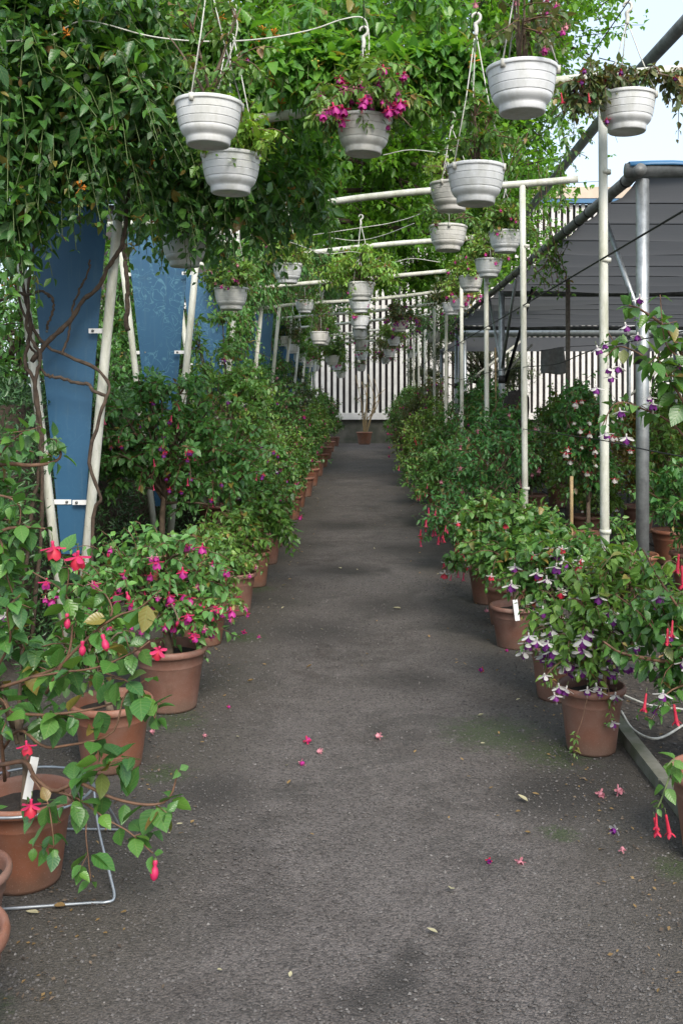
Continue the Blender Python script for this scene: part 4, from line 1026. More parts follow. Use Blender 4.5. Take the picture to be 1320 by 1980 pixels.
emit_leaves(rng, v3, P, D, N, Z, 'leaf_dark', .22, 0, 'low'); V, F = tubes(bez(S, C, T, np.linspace(0, 1, 5))[0], .004, 4, False); MB().add(V, F).obj('shoots', M['twig'], v3, attrs=False)['kind'] = 'stuff'
# right-hand climber strands against the sky
b0 = np.array([2.1, 9.2, 0]); v2 = empty('climbing_strands', b0, 'thin leafy strands trailing from the pipes against the bright sky', 'climber')
S, T = [], []
for (u0, v0, u1, v1, d) in ((1060, 330, 1055, 520, 9.4), (1085, 300, 1110, 400, 9.0), (1010, 330, 985, 430, 9.5), (1130, 200, 1070, 240, 7), (1050, 520, 1120, 440, 9.6), (1040, 560, 1100, 470, 9.8), (1020, 250, 960, 330, 9.2), (1100, 250, 1170, 305, 8.8), (1080, 560, 1060, 450, 9.6), (1030, 480, 1090, 530, 9.6)):
    for k in range(3): S.append(W(u0, v0, d) - b0 + RNG.normal(0, .06, 3)); T.append(W(u1, v1, d) - b0 + RNG.normal(0, .09, 3))
S, T = np.array(S), np.array(T); C = (S + T) / 2 + RNG.normal(0, .12, S.shape)
NP, NG = bez(S, C, T, np.linspace(0, 1, 12)); P, D, N, Z = leaves_on(np.random.default_rng(8), NP, NG, .07, .5)
emit_leaves(np.random.default_rng(9), v2, P, D, N, Z, 'leaf_mid', .27, 200, 'med'); V, F = tubes(bez(S, C, T, np.linspace(0, 1, 8))[0], .003, 4); MB().add(V, F).obj('stems', M['twig'], v2, attrs=False)['kind'] = 'stuff'

# ------------------------------------------------------------------ hanging baskets
PR, PH = .16, .205
prof = [(.001, .006), (.088, .006), (.092, 0), (.100, 0), (.104, .006), (.1055, .028), (.1065, .034), (.1105, .0385), (.119, .046), (.1275, .0565), (.1350, .0745)]
for z0_, z1_, r0_, r1_ in ((.0765, .112, .1370, .1450), (.1125, .149, .1452, .1508), (.1495, .186, .1510, .1545)):
    prof += [(r0_ - .0032, z0_ + .0004), (r0_ - .0032, z0_ + .0026), (r0_, z0_ + .003)] + [(r0_ + (r1_ - r0_) * f, z0_ + .003 + (z1_ - z0_ - .0034) * f) for f in (.06, .35, .65, .94, 1.0)]
prof += [(.1545, .1862), (.160, .187), (.1612, .1885), (.1620, .192), (.1620, .201), (.1608, .2045), (.158, .206), (.155, .2055), (.151, .19), (.14, .12)]
V, F = lathe(prof, 44); BPOT = MB().add(V, F).mesh('basket_pot', M['basket'], True, False)
V, F = lathe([(.147, .175), (.10, .183), (.05, .18), (.001, .185)], 16, False); BSOIL = MB().add(V, F).mesh('soil', M['soil'], True, False)
HOOKS = {}
def basket(uc, w, vb, label, lane, style, seed, zh=3.70, single=0, fl=(), matkey='leaf_mid', scale=1.0, dark=0):
    ppm = w / .32; d = FPX / ppm
    x = (uc - VPU) / ppm; zb = EYE + (VPV - vb) * (d + .09) / FPX
    root = empty('hanging_basket', (x, d, zb), label, 'hanging basket', 'white baskets hung on wires over the path')
    zh = max(zh, zb + PH + .30) ; hz = zh - zb
    yaw = RNG.uniform(0, 6.28)
    po = link('basket_pot', BPOT, root); po.rotation_euler = (RNG.normal(0, .012), RNG.normal(0, .012), yaw)
    link('soil', BSOIL, root)
    mb = MB(); a = yaw + np.array([0, 2.094, 4.189])
    E = np.stack([.158 * np.cos(a), .158 * np.sin(a), np.full(3, PH - .004)], -1)
    top = np.array([0, 0, hz - .10])
    V, F = tubes(np.stack([E, E * .5 + top * .5 + RNG.normal(0, .004, (3, 3)), np.tile(top, (3, 1)) + norm(E) * .006 * [1, 1, 0]], 1), .0036 if w > 70 else .0045, 5); mb.add(V, F)
    if w > 40:
        for e in E:
            V, F = box(e + [0, 0, -.012], (.02, .02, .035), 0); mb.add(V, F)
    hk = smooth_poly([(0, 0, hz - .11), (.004, 0, hz - .075), (0, .004, hz - .045), (.022, .0, hz - .025), (.024, 0, hz + .002), (.004, 0, hz + .014), (-.016, 0, hz + .004), (-.020, 0, hz - .012)], 24)
    V, F = tubes(hk, np.r_[np.full(8, .012), np.linspace(.010, .006, 16)], 7); mb.add(V, F)
    mb.obj('hanger', M['cord'], root, attrs=False)
    HOOKS.setdefault(lane, []).append((x, d, zh + .006))
    far = w < 45
    kw = dict(root=root, z0=PH - .03, pot=None, zmin=-3, seed=seed, matkey=matkey, single=single, flowers=fl, tm='low' if far else 'med', join_fl=(w < 60), trunk=PH + .03)
    s = scale * (1.12 if w > 60 else 1.4); kw['tint'] = RNG.uniform(0, 1.2)
    if style == 'twiggy':
        plant('x', 0, 0, '', '', blobs=[(0, 0, PH + .16 * s, .20 * s, .20 * s, .17 * s), (.03, 0, PH + .30 * s, .13 * s, .13 * s, .12 * s)], ns=34, nodes=6, leaf=.042, arch=.03, t0=.45, **kw)
    elif style == 'lush':
        plant('x', 0, 0, '', '', blobs=[(0, 0, PH + .11 * s, .23 * s, .23 * s, .15 * s), (0, 0, PH + .02, .26 * s, .26 * s, .09 * s)], ns=80 if not far else 60, nodes=7, leaf=.052 if not far else .066, arch=.10, t0=.3, **kw)
    elif style == 'wide':
        plant('x', 0, 0, '', '', blobs=[(0, 0, PH + .13 * s, .28 * s, .26 * s, .16 * s), (0, 0, PH - .0, .34 * s, .30 * s, .12 * s), (.05, 0, PH + .26 * s, .12, .12, .1)], ns=90, nodes=8, leaf=.062, hw=.22, arch=.14, t0=.3, droop=.6, **kw)
    elif style == 'trail':
        plant('x', 0, 0, '', '', blobs=[(-.12, -.05, PH + .03, .24, .2, .10), (.20, -.03, PH + .02, .18, .15, .07), (-.24, -.04, PH - .10, .12, .1, .15), (.30, 0, PH - .12, .04, .05, .16)], ns=52, nodes=8, leaf=.046, arch=.12, t0=.3, droop=.6, **kw)
    elif style == 'sparse':
        plant('x', 0, 0, '', '', blobs=[(0, 0, PH + .10, .17 * s, .17 * s, .11 * s), (0, 0, PH - .02, .20 * s, .20 * s, .08)], ns=34, nodes=5, leaf=.045, arch=.05, t0=.4, **kw)
    return root

BK = [  # centre u, width px, bottom v, label, lane, style, opts
 (403, 130, 291, 'big white basket with a twiggy plant before the honeysuckle, upper of an overlapping pair', 'b', 'twiggy', dict(single=90, fl=(('red_purple', 2, .05),), matkey='leaf_mid', scale=1.15)),
 (446, 116, 381, 'off white basket with yellow green leaves, lower of the pair before the honeysuckle', 'b', 'lush', dict(single=110, matkey='leaf_lime', scale=.95)),
 (702, 109, 306, 'white basket on the middle wire with many pink and magenta fuchsias', 'c', 'wide', dict(single=160, fl=(('pink_mag', 24, .072), ('hot', 19, .095)), matkey='leaf_mid', scale=.92)),
 (1009, 137, 231, 'largest white basket at top right with bronze twigs and pale pink blooms', 'd', 'twiggy', dict(single=110, fl=(('pale', 14, .055), ('pink_mag', 9, .055)), matkey='leaf_bronze', scale=1.35)),
 (1211, 111, 264, 'pale basket against the sky with trailing bronze leaves and red flowers', 'e', 'trail', dict(single=150, fl=(('long_red', 5, .06), ('red_purple', 6, .05)), matkey='leaf_bronze', zh=3.80)),
 (919, 113, 401, 'white basket with a sparse twiggy plant, hung before another at right of centre', 'd', 'twiggy', dict(single=70, fl=(('hot', 3, .045),), matkey='leaf_mid', scale=.9)),
 (872, 84, 413, 'grey white basket half hidden behind the right of centre basket', 'd', 'sparse', dict(matkey='leaf_lime', fl=(('red_purple', 3, .05),), scale=1.2)),
 (865, 74, 488, 'white basket with thin strings below the hidden grey one', 'd', 'sparse', dict(single=50, matkey='leaf_mid', fl=(('hot', 2, .05),), scale=1.1)),
 (976, 64, 491, 'white basket with bushy green leaves beside the second right post', 'e', 'lush', dict(single=90, matkey='leaf_mid', fl=(('hot', 6, .055),), scale=1.05)),
 (944, 54, 538, 'white basket with a pink bloom over its rim, left of the second post', 'e', 'lush', dict(matkey='leaf_mid', fl=(('hot', 8, .06),), scale=.9)),
 (910, 48, 566, 'white basket with bright red pink clusters above its rim', 'e', 'lush', dict(matkey='leaf_lime', fl=(('hot', 12, .065),), scale=.9)),
 (889, 42, 601, 'small white basket with red clusters, in front of two farther ones', 'e', 'lush', dict(matkey='leaf_mid', fl=(('hot', 22, .095),), scale=.8)),
 (873, 37, 610, 'small pale basket partly behind the red clustered one', 'e', 'lush', dict(matkey='leaf_bronze', fl=(('red_purple', 6, .06),), scale=1.3)),
 (773, 33, 642, 'small white basket filled with dark red flowers, right of the middle row', 'd', 'lush', dict(matkey='leaf_bronze', fl=(('red_purple', 25, .095),), scale=1.0)),
 (357, 88, 519, 'shaded grey basket half hidden by honeysuckle leaves beside a blue panel', 'a', 'sparse', dict(matkey='leaf_dark', single=30)),
 (447, 66, 601, 'white basket with small pink flowers below the honeysuckle, on the left wire', 'a', 'lush', dict(single=110, matkey='leaf_mid', fl=(('pink_mag', 7, .055), ('pale', 5, .05)), scale=1.15)),
 (556, 58, 550, 'white basket tucked under the hanging honeysuckle leaves', 'b', 'lush', dict(matkey='leaf_mid', single=60, fl=(('pink_mag', 3, .06),), scale=.9)),
 (589, 38, 606, 'small cream basket hung on long strings left of the middle row', 'b', 'sparse', dict(matkey='leaf_mid', fl=(('red_white', 4, .06),), scale=1.3)),
 (617, 37, 666, 'grey green small basket in a row left of the middle row', 'b', 'twiggy', dict(matkey='leaf_mid', fl=(('red_purple', 4, .06),), scale=1.0)),
 (624, 32, 668, 'small pale basket just behind the grey green one', 'b', 'lush', dict(matkey='leaf_dark')),
 (550, 30, 670, 'small greyish basket with bronze leaves on the left wire', 'a', 'lush', dict(matkey='leaf_bronze', scale=1.3)),
 (566, 28, 684, 'small white basket on the left wire, behind the bronze leaved one', 'a', 'lush', dict(matkey='leaf_mid', fl=(('pale', 8, .09),))),
 (579, 26, 701, 'small white basket low on the left wire under light foliage', 'a', 'lush', dict(matkey='leaf_lime', scale=1.2)),
 (597, 22, 710, 'tiny white basket with red flowers far down the left wire', 'a', 'lush', dict(matkey='leaf_mid', fl=(('hot', 8, .095),))),
 (609, 19, 718, 'last tiny pale basket at the end of the left wire', 'a', 'sparse', dict(matkey='leaf_mid')),
 (642, 29, 706, 'small white basket with fresh green trailing leaves left of the middle row', 'b', 'lush', dict(matkey='leaf_light', scale=1.25)),
 (651, 24, 716, 'tiny white basket behind the fresh green one', 'b', 'lush', dict(matkey='leaf_mid', fl=(('hot', 6, .09),))),
 (659, 20, 731, 'last tiny white basket left of the middle row', 'b', 'sparse', dict(matkey='leaf_dark')),
 (697, 54, 583, 'white basket with long bright green arching leaves, front of the middle stack', 'c', 'wide', dict(matkey='leaf_lime', single=120, scale=1.05)),
 (696, 43, 606, 'second basket in the overlapping stack down the middle', 'c', 'sparse', dict(matkey='leaf_mid', fl=(('hot', 4, .09),))),
 (695, 38, 637, 'third basket in the overlapping stack down the middle', 'c', 'sparse', dict(matkey='leaf_mid', fl=(('hot', 4, .09),))),
 (696, 31, 657, 'fourth basket in the overlapping stack down the middle', 'c', 'sparse', dict(matkey='leaf_bronze')),
 (698, 29, 677, 'fifth basket in the overlapping stack down the middle', 'c', 'sparse', dict(matkey='leaf_mid', fl=(('hot', 4, .09),))),
 (699, 25, 696, 'sixth basket in the overlapping stack down the middle', 'c', 'sparse', dict(matkey='leaf_mid', fl=(('hot', 4, .09),))),
 (698, 20, 718, 'last and lowest basket of the middle stack', 'c', 'sparse', dict(matkey='leaf_mid', fl=(('hot', 4, .09),))),
 (761, 26, 669, 'small pale basket below the dark red one, right of the middle row', 'd', 'lush', dict(matkey='leaf_mid', fl=(('red_purple', 9, .095),), scale=1.2)),
 (753, 24, 691, 'tiny grey white basket under the small pale one', 'd', 'lush', dict(matkey='leaf_bronze', fl=(('red_purple', 12, .095),), scale=1.4)),
 (745, 19, 704, 'last tiny basket on the right of centre wire', 'd', 'lush', dict(matkey='leaf_bronze', fl=(('hot', 12, .095),), scale=1.5)),
 (796, 21, 692, 'tiny bluish basket with light foliage on the far right wire', 'e', 'sparse', dict(matkey='leaf_light', scale=1.4)),
 (838, 30, 662, 'dark leaved overflowing basket with red and white blooms on the right wire', 'e', 'wide', dict(matkey='leaf_dark', fl=(('red_white', 6, .07), ('red_purple', 16, .095)), scale=1.7)),
]
for i, (uc, w, vb, lab, lane, style, opt) in enumerate(BK):
    basket(uc, w, vb, lab, lane, style, 100 + i, **opt)
LN = {'a': 'black wire carrying the leftmost row of baskets', 'b': 'black wire carrying the baskets left of the middle', 'c': 'black wire carrying the middle stack of baskets', 'd': 'black wire carrying the baskets right of the middle', 'e': 'black wire carrying the rightmost row of baskets'}
for lane, hk in HOOKS.items():
    hk.sort(key=lambda q: q[1]); q = np.array(hk)
    p = [(q[0, 0] * 1.0 - .004, 1.5, q[0, 2])] + [(a[0] + .002, a[1], a[2] + .002) for a in hk] + [(q[-1, 0], 35.0, q[-1, 2])]
    p = np.array(p)
    # straight runs between hooks
    pts = np.concatenate([p[i] + (p[i + 1] - p[i]) * np.linspace(0, 1, 4, endpoint=False)[:, None] for i in range(len(p) - 1)] + [p[-1:]])
    V, F = tubes(pts, .0035, 5); o = MB().add(V, F).obj('support_wire', M['black'], attrs=False); tag(o, LN[lane], 'wire', 'wires above the path')
# white drip tubes draped overhead
h3 = W(705, 38, 5.6)
TB = [([(-20, 82, 5.0), (90, 72, 5.2), (150, 42, 5.3), (200, 46, 5.4), (290, 70, 5.45), (390, 80, 5.5), (500, 76, 5.55), (600, 58, 5.6), (660, 38, 5.6), (700, 34, 5.6), (712, 60, 5.6), (712, 110, 5.6), (700, 200, 5.6)], 'white drip tube sagging to the middle basket near the top'),
      ([(440, -20, 4.7), (455, 30, 4.7), (458, 60, 4.7), (440, 120, 4.7), (420, 178, 4.7)], 'white drip tube curling down into the big upper left basket'),
      ([(600, 455, 9), (700, 440, 9.2), (760, 430, 9.2), (820, 410, 9), (880, 372, 8.6)], 'thin white tube rising to the right above the second crossbar'),
      ([(640, 460, 11), (690, 465, 11.2), (740, 455, 11), (800, 432, 10.5)], 'thin white tube behind the long leaved middle basket'),
      ([(730, 520, 13), (770, 505, 13), (800, 500, 13), (850, 507, 13)], 'thin white tube arched below the third crossbar'),
      ([(740, 300, 7.5), (790, 290, 7.5), (840, 294, 7.6), (862, 300, 7.6)], 'thin white tube running level toward the right of centre baskets'),
      ([(560, 468, 10), (630, 490, 10.5), (690, 488, 11), (760, 515, 12)], 'thin white tube hanging slack under the honeysuckle')]
for pts, lab in TB:
    cable('drip_tube', [W(*q) for q in pts], .0042, M['cord'], lab, 'tube', 60, 'white drip tubes')

# ------------------------------------------------------------------ potted plants
def poly_extra(base, polys, leaf, seed, KN=1.0):
    """branches traced as polylines (u, v, d): thick stems plus leaf clusters towards the ends"""
    def fn(rng, root):
        b = np.asarray(base, float); mb = MB(); out = []
        for pts, r, t0, n, sc in polys:
            p = smooth_poly([W(*q) - b for q in pts], 26)
            V, F = tubes(p, np.linspace(r, max(r * .35, .0018), 26), 7); mb.add(V, F)
            t = (np.linspace(t0, 1, max(2, int(n * KN + .5))) * 25).astype(int); G = norm(np.gradient(p, axis=0))
            P = p[t][None]; out.append(leaves_on(rng, P, G[t][None], leaf * sc, .45, .8, 2, .8))
            # short side shoots
            for j in t[::3]:
                dr = norm(rng.normal(0, 1, 3) + [0, -.25, .25]); q = p[j] + dr * np.linspace(0, .06, 3)[:, None]
                out.append(leaves_on(rng, q[None], np.tile(dr, (1, 3, 1)), leaf * sc * .85, .45, .8, 2, .8)) 
                V, F = tubes(q, .0015, 4); mb.add(V, F)
        mb.obj('branches', M['twig'], root, attrs=False)
        return tuple(np.concatenate([o[i] for o in out]) for i in range(4))
    return fn

# near left: the branchy light green plant with the white tag
b1 = (-1.13, 3.28, 0)
L1P = [([(10, 1510, 3.28), (0, 1363, 3.2), (30, 1378, 3.15), (95, 1382, 3.1), (182, 1370, 3.1), (235, 1352, 3.1), (262, 1330, 3.1)], .0065, .55, 6, 1.0),
       ([(5, 1450, 3.28), (38, 1412, 3.15), (83, 1442, 3.1), (125, 1442, 3.1), (216, 1418, 3.05), (242, 1344, 3.05), (290, 1310, 3.05)], .006, .6, 5, 1.05),
       ([(0, 1480, 3.25), (49, 1473, 3.2), (68, 1503, 3.1), (106, 1530, 3.05), (152, 1514, 3.0), (212, 1541, 3.0), (280, 1556, 2.98), (326, 1545, 2.98), (345, 1490, 2.98)], .008, .5, 9, 1.15),
       ([(106, 1530, 3.05), (152, 1545, 3.0), (205, 1583, 2.98), (250, 1609, 2.97), (296, 1650, 2.97)], .004, .3, 7, 1.1),
       ([(120, 1525, 3.04), (163, 1575, 3.0), (167, 1620, 2.98), (176, 1704, 2.98)], .0028, .8, 3, 1.0),
       ([(60, 1500, 3.1), (90, 1545, 3.0), (100, 1590, 2.95), (105, 1640, 2.95)], .003, .4, 6, 1.1),
       ([(0, 1330, 3.2), (60, 1310, 3.15), (125, 1280, 3.1), (140, 1208, 3.1), (125, 1147, 3.1), (57, 1102, 3.1)], .006, .35, 9, 1.05),
       ([(128, 1180, 3.1), (129, 1147, 3.1), (133, 1106, 3.08), (120, 1075, 3.08)], .003, .3, 6, 1.0),
       ([(90, 1340, 3.15), (125, 1280, 3.1), (178, 1227, 3.08), (216, 1189, 3.08), (205, 1151, 3.08), (170, 1125, 3.08)], .006, .45, 8, 1.0),
       ([(190, 1215, 3.08), (230, 1190, 3.05), (270, 1175, 3.03), (312, 1140, 3.0)], .004, .6, 5, 1.1),
       ([(-10, 1300, 3.2), (20, 1240, 3.15), (15, 1180, 3.1), (40, 1150, 3.1)], .005, .4, 7, 1.05),
       ([(60, 1310, 3.1), (120, 1300, 3.05), (190, 1290, 3.02), (260, 1260, 3.0), (290, 1240, 3.0)], .004, .35, 9, 1.0),
       ([(200, 1300, 3.05), (250, 1320, 3.02), (285, 1360, 3.0), (300, 1390, 3.0)], .003, .3, 6, 1.05),
       ([(150, 1514, 3.02), (190, 1490, 3.0), (225, 1475, 2.98), (250, 1465, 2.98)], .003, .4, 6, 1.25)]
r = plant('potted_fuchsia', b1[0], b1[1], 'branchy light green fuchsia with a white tag in the near left pot', 'potted plant', 'potted fuchsias along the path', pot=(.165, .29), trunk=.55,
      blobs=[(-.03, -.05, .66, .30, .22, .26)], ns=16, nodes=5, leaf=.064, hw=.36, matkey='leaf_light', single=300, seed=201, seg=48, tint=-.15, extra=poly_extra(b1, L1P, .080, 1, .68), arch=.05)
fp = np.array([W(302, 1648, 2.97), W(160, 1228, 3.0), W(195, 1215, 3.0), W(130, 1175, 3.05), W(312, 1240, 2.98)]) - b1
place_flowers(np.random.default_rng(1), fp[:1], 'bud_red', .082, r); place_flowers(np.random.default_rng(2), fp[1:4], 'bud_red', .062, r); place_flowers(np.random.default_rng(3), fp[4:], 'big_red', .085, r)
fp = np.array([W(100, 1030, 3.05), W(152, 1050, 3.05), W(50, 1420, 3.0), W(62, 1530, 2.95)]) - b1; place_flowers(np.random.default_rng(4), fp, 'big_red', .08, r)
V, F = box((0, 0, 0), (.026, .0015, .15)); o = MB().add(V, F).obj('plant_tag', M['tagwhite'], r, smooth=False, attrs=False); o.location = tuple(W(60, 1505, 3.18) - b1); o.rotation_euler = (.15, .22, .1)

# far left, mostly outside the frame
b2 = (-1.42, 3.45, 0)
L2P = [([(-80, 1000, 3.4), (-10, 905, 3.35), (60, 900, 3.3), (100, 895, 3.3), (118, 880, 3.3), (108, 850, 3.3)], .009, .7, 4, .9),
       ([(-60, 1100, 3.4), (0, 1030, 3.3), (50, 1020, 3.28), (88, 1022, 3.28)], .008, .75, 2, .9),
       ([(-40, 960, 3.35), (0, 880, 3.3), (40, 840, 3.28), (80, 825, 3.26)], .005, .3, 9, 1.0),
       ([(-40, 960, 3.35), (10, 960, 3.3), (40, 985, 3.28), (30, 1060, 3.28)], .005, .3, 8, 1.1),
       ([(-40, 1000, 3.35), (0, 1040, 3.3), (10, 1100, 3.28), (30, 1160, 3.28)], .005, .3, 8, 1.1)]
r = plant('potted_fuchsia', b2[0], b2[1], 'taller gnarled fuchsia leaning in at the left edge above the tagged pot', 'potted plant', 'potted fuchsias along the path', pot=(.17, .29), trunk=1.0,
      blobs=[(.0, .0, 1.25, .30, .25, .30), (.10, -.05, 1.0, .22, .2, .25)], ns=30, nodes=6, leaf=.058, hw=.32, matkey='leaf_light', single=260, seed=202, tint=-.3, extra=poly_extra(b2, L2P, .074, 2), flowers=(('white_purple', 2, .07),))
plant('potted_fuchsia', -1.175, 2.80, 'terracotta pot cut by the left edge, below the tagged plant', 'potted plant', 'potted fuchsias along the path', pot=(.165, .26), blobs=[(-.03, 0, .36, .15, .14, .10)], ns=16, nodes=5, leaf=.05, matkey='leaf_mid', single=60, seed=203)
plant('potted_fuchsia', -1.05, 2.33, 'nearest terracotta pot, cut off at the lower left edge', 'potted plant', 'potted fuchsias along the path', pot=(.20, .33), blobs=[(-.22, -.05, .55, .12, .14, .12)], ns=14, nodes=5, leaf=.05, matkey='leaf_mid', single=50, seed=204)
POTS = 'potted fuchsias along the path'
plant('potted_fuchsia', -1.10, 4.30, 'wide terracotta pot behind the tagged plant on the left', 'potted plant', POTS, pot=(.178, .29), blobs=[(-.12, 0, .52, .22, .2, .18)], ns=30, nodes=6, leaf=.05, matkey='leaf_mid', single=140, seed=205, seg=48)
plant('potted_fuchsia', -1.005, 5.12, 'hot pink flowering fuchsia in a clean terracotta pot on the left', 'potted plant', POTS, pot=(.19, .32),
      blobs=[(-.12, 0, .72, .38, .30, .24), (.10, -.05, .52, .26, .22, .20), (-.3, 0, .55, .22, .2, .2)], ns=135, nodes=7, leaf=.048, matkey='leaf_dark', flowers=(('hot', 44, .078), ('pink_mag', 14, .065), ('bud_red', 6, .055)), single=300, seed=206, tint=0.2, seg=48)
plant('potted_fuchsia', -1.06, 6.45, 'pink flowered fuchsia spilling over its pot behind the clean one', 'potted plant', POTS, pot=(.18, .30),
      blobs=[(.05, 0, .55, .30, .25, .22), (.12, -.08, .36, .22, .16, .16)], ns=75, nodes=7, leaf=.046, matkey='leaf_mid', flowers=(('hot', 16, .06), ('pink_mag', 14, .06)), single=170, seed=207, fl_low=True)
plant('potted_fuchsia', -.97, 7.35, 'narrow terracotta pot with pink flowered shoots, right behind the spilling one on the left', 'potted plant', POTS, pot=(.17, .31), blobs=[(-.05, 0, .55, .28, .24, .26), (.12, 0, .40, .12, .1, .14)], ns=60, nodes=6, leaf=.055, matkey='leaf_mid', flowers=(('pink_mag', 8, .055),), single=120, seed=208)
plant('potted_fuchsia', -.96, 8.45, 'broad leaved fuchsia hanging over its pot toward the path', 'potted plant', POTS, pot=(.17, .30), blobs=[(.0, 0, .55, .28, .24, .22), (.26, 0, .36, .14, .14, .12)], ns=55, nodes=6, leaf=.075, matkey='leaf_mid', flowers=(('hot', 6, .06),), single=90, seed=209)
# the big dark bushes behind the front row
plant('fuchsia_bush', -1.62, 7.9, 'largest dark green fuchsia bush on a thick trunk, red flowers, left of the path', 'potted plant', 'big fuchsia bushes', pot=(.24, .38), trunk=.95,
      blobs=[(.05, 0, 1.20, .60, .50, .40), (.42, -.05, 1.05, .42, .40, .42), (-.25, 0, 1.5, .40, .40, .32), (.15, 0, 1.62, .35, .35, .25), (-.3, 0, 1.1, .3, .3, .3)], ns=300, nodes=8, leaf=.06, matkey='leaf_dark', flowers=(('red_purple', 30, .065), ('long_pink', 14, .055)), single=300, seed=210, tint=-.1, arch=.08, twig=.003)
plant('fuchsia_bush', -1.35, 9.9, 'dark fuchsia bush with purple bells right behind the largest bush', 'potted plant', 'big fuchsia bushes', pot=(.22, .36), trunk=.9,
      blobs=[(.0, 0, 1.0, .5, .45, .42), (-.1, 0, 2.1, .40, .3, .50), (.05, 0, 1.45, .45, .4, .40), (.2, 0, 1.7, .25, .25, .3)], ns=220, nodes=7, leaf=.06, matkey='leaf_dark', flowers=(('white_purple', 16, .075), ('red_purple', 12, .07)), single=200, seed=211)
for i, (x, y, h, mk_, fls, lab) in enumerate((
    (-.98, 9.6, .62, 'leaf_mid', (('hot', 5, .06),), 'low fuchsia at the left path edge just beyond the broad leaved one'),
    (-1.02, 10.7, .66, 'leaf_light', (('hot', 13, 0.086),), 'low bright green fuchsia with red bells, second beyond the broad leaved one'),
    (-1.05, 12.0, .74, 'leaf_dark', (('red_purple', 16, 0.086),), 'dark fuchsia in a wide terracotta pot, third beyond the broad leaved one'),
    (-1.0, 13.1, .72, 'leaf_mid', (('hot', 16, 0.086),), 'fuchsia next to the wide terracotta pot in the left front row'),
    (-1.02, 14.6, .80, 'leaf_mid', (('hot', 14, .07),), 'fuchsia with drooping red flowers half way along on the left'),
    (-1.0, 16.2, .86, 'leaf_light', (('pink_mag', 16, .07),), 'light leaved fuchsia with pink sprays half way along on the left'),
    (-1.0, 18.2, 1.05, 'leaf_mid', (('hot', 20, .08),), 'fuchsia with dense pink sprays over the path, left'),
    (-1.0, 20.5, 1.15, 'leaf_mid', (('hot', 16, .08),), 'far left fuchsia past the dense pink sprays'),
    (-1.0, 23.2, 1.25, 'leaf_dark', (('pale', 12, .08),), 'far left dark fuchsia near the path end'),
    (-1.02, 26.5, 1.3, 'leaf_mid', (('hot', 12, .09),), 'far left fuchsia, third from the end'),
    (-1.05, 30.0, 1.3, 'leaf_mid', (('hot', 10, .09),), 'far left fuchsia, second from the end'),
    (-1.0, 33.6, .8, 'leaf_mid', (('pale', 6, .09),), 'last fuchsia pot on the left by the dark plinth'))):
    plant('potted_fuchsia', x, y, lab, 'potted plant', POTS, pot=(.19, .32) if i != 2 else (.22, .34), blobs=[(-.03, 0, h, .34, .36, h * .42), (.02, -.05, h * .8, .30, .3, h * .3)], ns=95, nodes=6, leaf=.06 + .0015 * i, matkey=mk_, flowers=fls, seed=220 + i, tm='med' if y < 14 else 'low', seg=28, join_fl=y > 12, single=60 if y < 13 else 0)
for i, (x, y, h, mk_, fls, lab) in enumerate((
    (-1.75, 11.6, 1.25, 'leaf_mid', (('pale', 12, .07),), 'tall mid green bush in the back row behind the wide left pot'),
    (-1.65, 13.8, 1.3, 'leaf_mid', (('pale', 14, .07),), 'tall pale flowered bush in the back row, left'),
    (-1.7, 16.4, 1.5, 'leaf_dark', (('red_purple', 14, .08),), 'tall dark bush in the back row, half way along'),
    (-1.65, 19.5, 1.6, 'leaf_mid', (('pale', 20, .08),), 'tall reddish tinted bush in the back row, left'),
    (-1.7, 23.0, 1.65, 'leaf_bronze', (('pale', 24, .09),), 'tall bronze bush in the back row, far left'),
    (-1.7, 27.5, 1.7, 'leaf_dark', (('pale', 16, .09),), 'farthest tall bush in the back row on the left'))):
    plant('fuchsia_bush', x, y, lab, 'potted plant', 'big fuchsia bushes', pot=(.22, .36), trunk=.7, blobs=[(0, 0, h, .55, .6, .5), (.2, -.1, h * .7, .5, .5, .4), (-.1, .2, h * 1.35, .38, .45, .4)], ns=190, nodes=7, leaf=.065, matkey=mk_, flowers=fls, seed=240 + i, tm='med' if y < 15 else 'low', seg=24, join_fl=True)

# ---- right side
b3 = (1.25, 3.42, 0)
R0P = [([(1420, 1400, 3.42), (1380, 900, 3.45), (1330, 720, 3.5), (1290, 640, 3.5), (1240, 600, 3.5), (1215, 590, 3.5)], .009, .45, 8, 1.0),
       ([(1390, 900, 3.45), (1330, 760, 3.5), (1260, 700, 3.5), (1200, 670, 3.5), (1170, 690, 3.5)], .005, .35, 9, .85),
       ([(1390, 950, 3.45), (1310, 830, 3.5), (1240, 790, 3.5), (1190, 780, 3.5), (1160, 830, 3.5)], .005, .4, 8, .8),
       ([(1400, 1000, 3.45), (1330, 800, 3.45), (1290, 730, 3.45), (1270, 690, 3.45)], .006, .4, 7, 1.25),
       ([(1380, 760, 3.45), (1320, 700, 3.45), (1285, 660, 3.45), (1275, 570, 3.45)], .004, .5, 6, 1.2)]
r = r0root = plant('potted_fuchsia', b3[0], b3[1], 'tall fuchsia at the right edge with white and purple flowers, pot cut off', 'potted plant', POTS, pot=(.185, .31), trunk=1.2, blobs=[(.12, .0, 1.70, .22, .22, .26), (.1, 0, 1.5, .2, .2, .2)], ns=30, nodes=6, leaf=.06, hw=.33, matkey='leaf_mid', single=280, seed=260, extra=poly_extra(b3, R0P, .072, 3), seg=48)
fp = np.array([W(u, v, 3.45) for u, v in ((1235, 560), (1232, 635), (1174, 700), (1200, 695), (1165, 655), (1205, 615), (1150, 735), (1182, 715), (1262, 765), (1255, 755), (1168, 825), (1210, 830), (1312, 690), (1195, 780), (1150, 660))]) - b3
place_flowers(np.random.default_rng(5), fp, 'white_purple', .052, r)
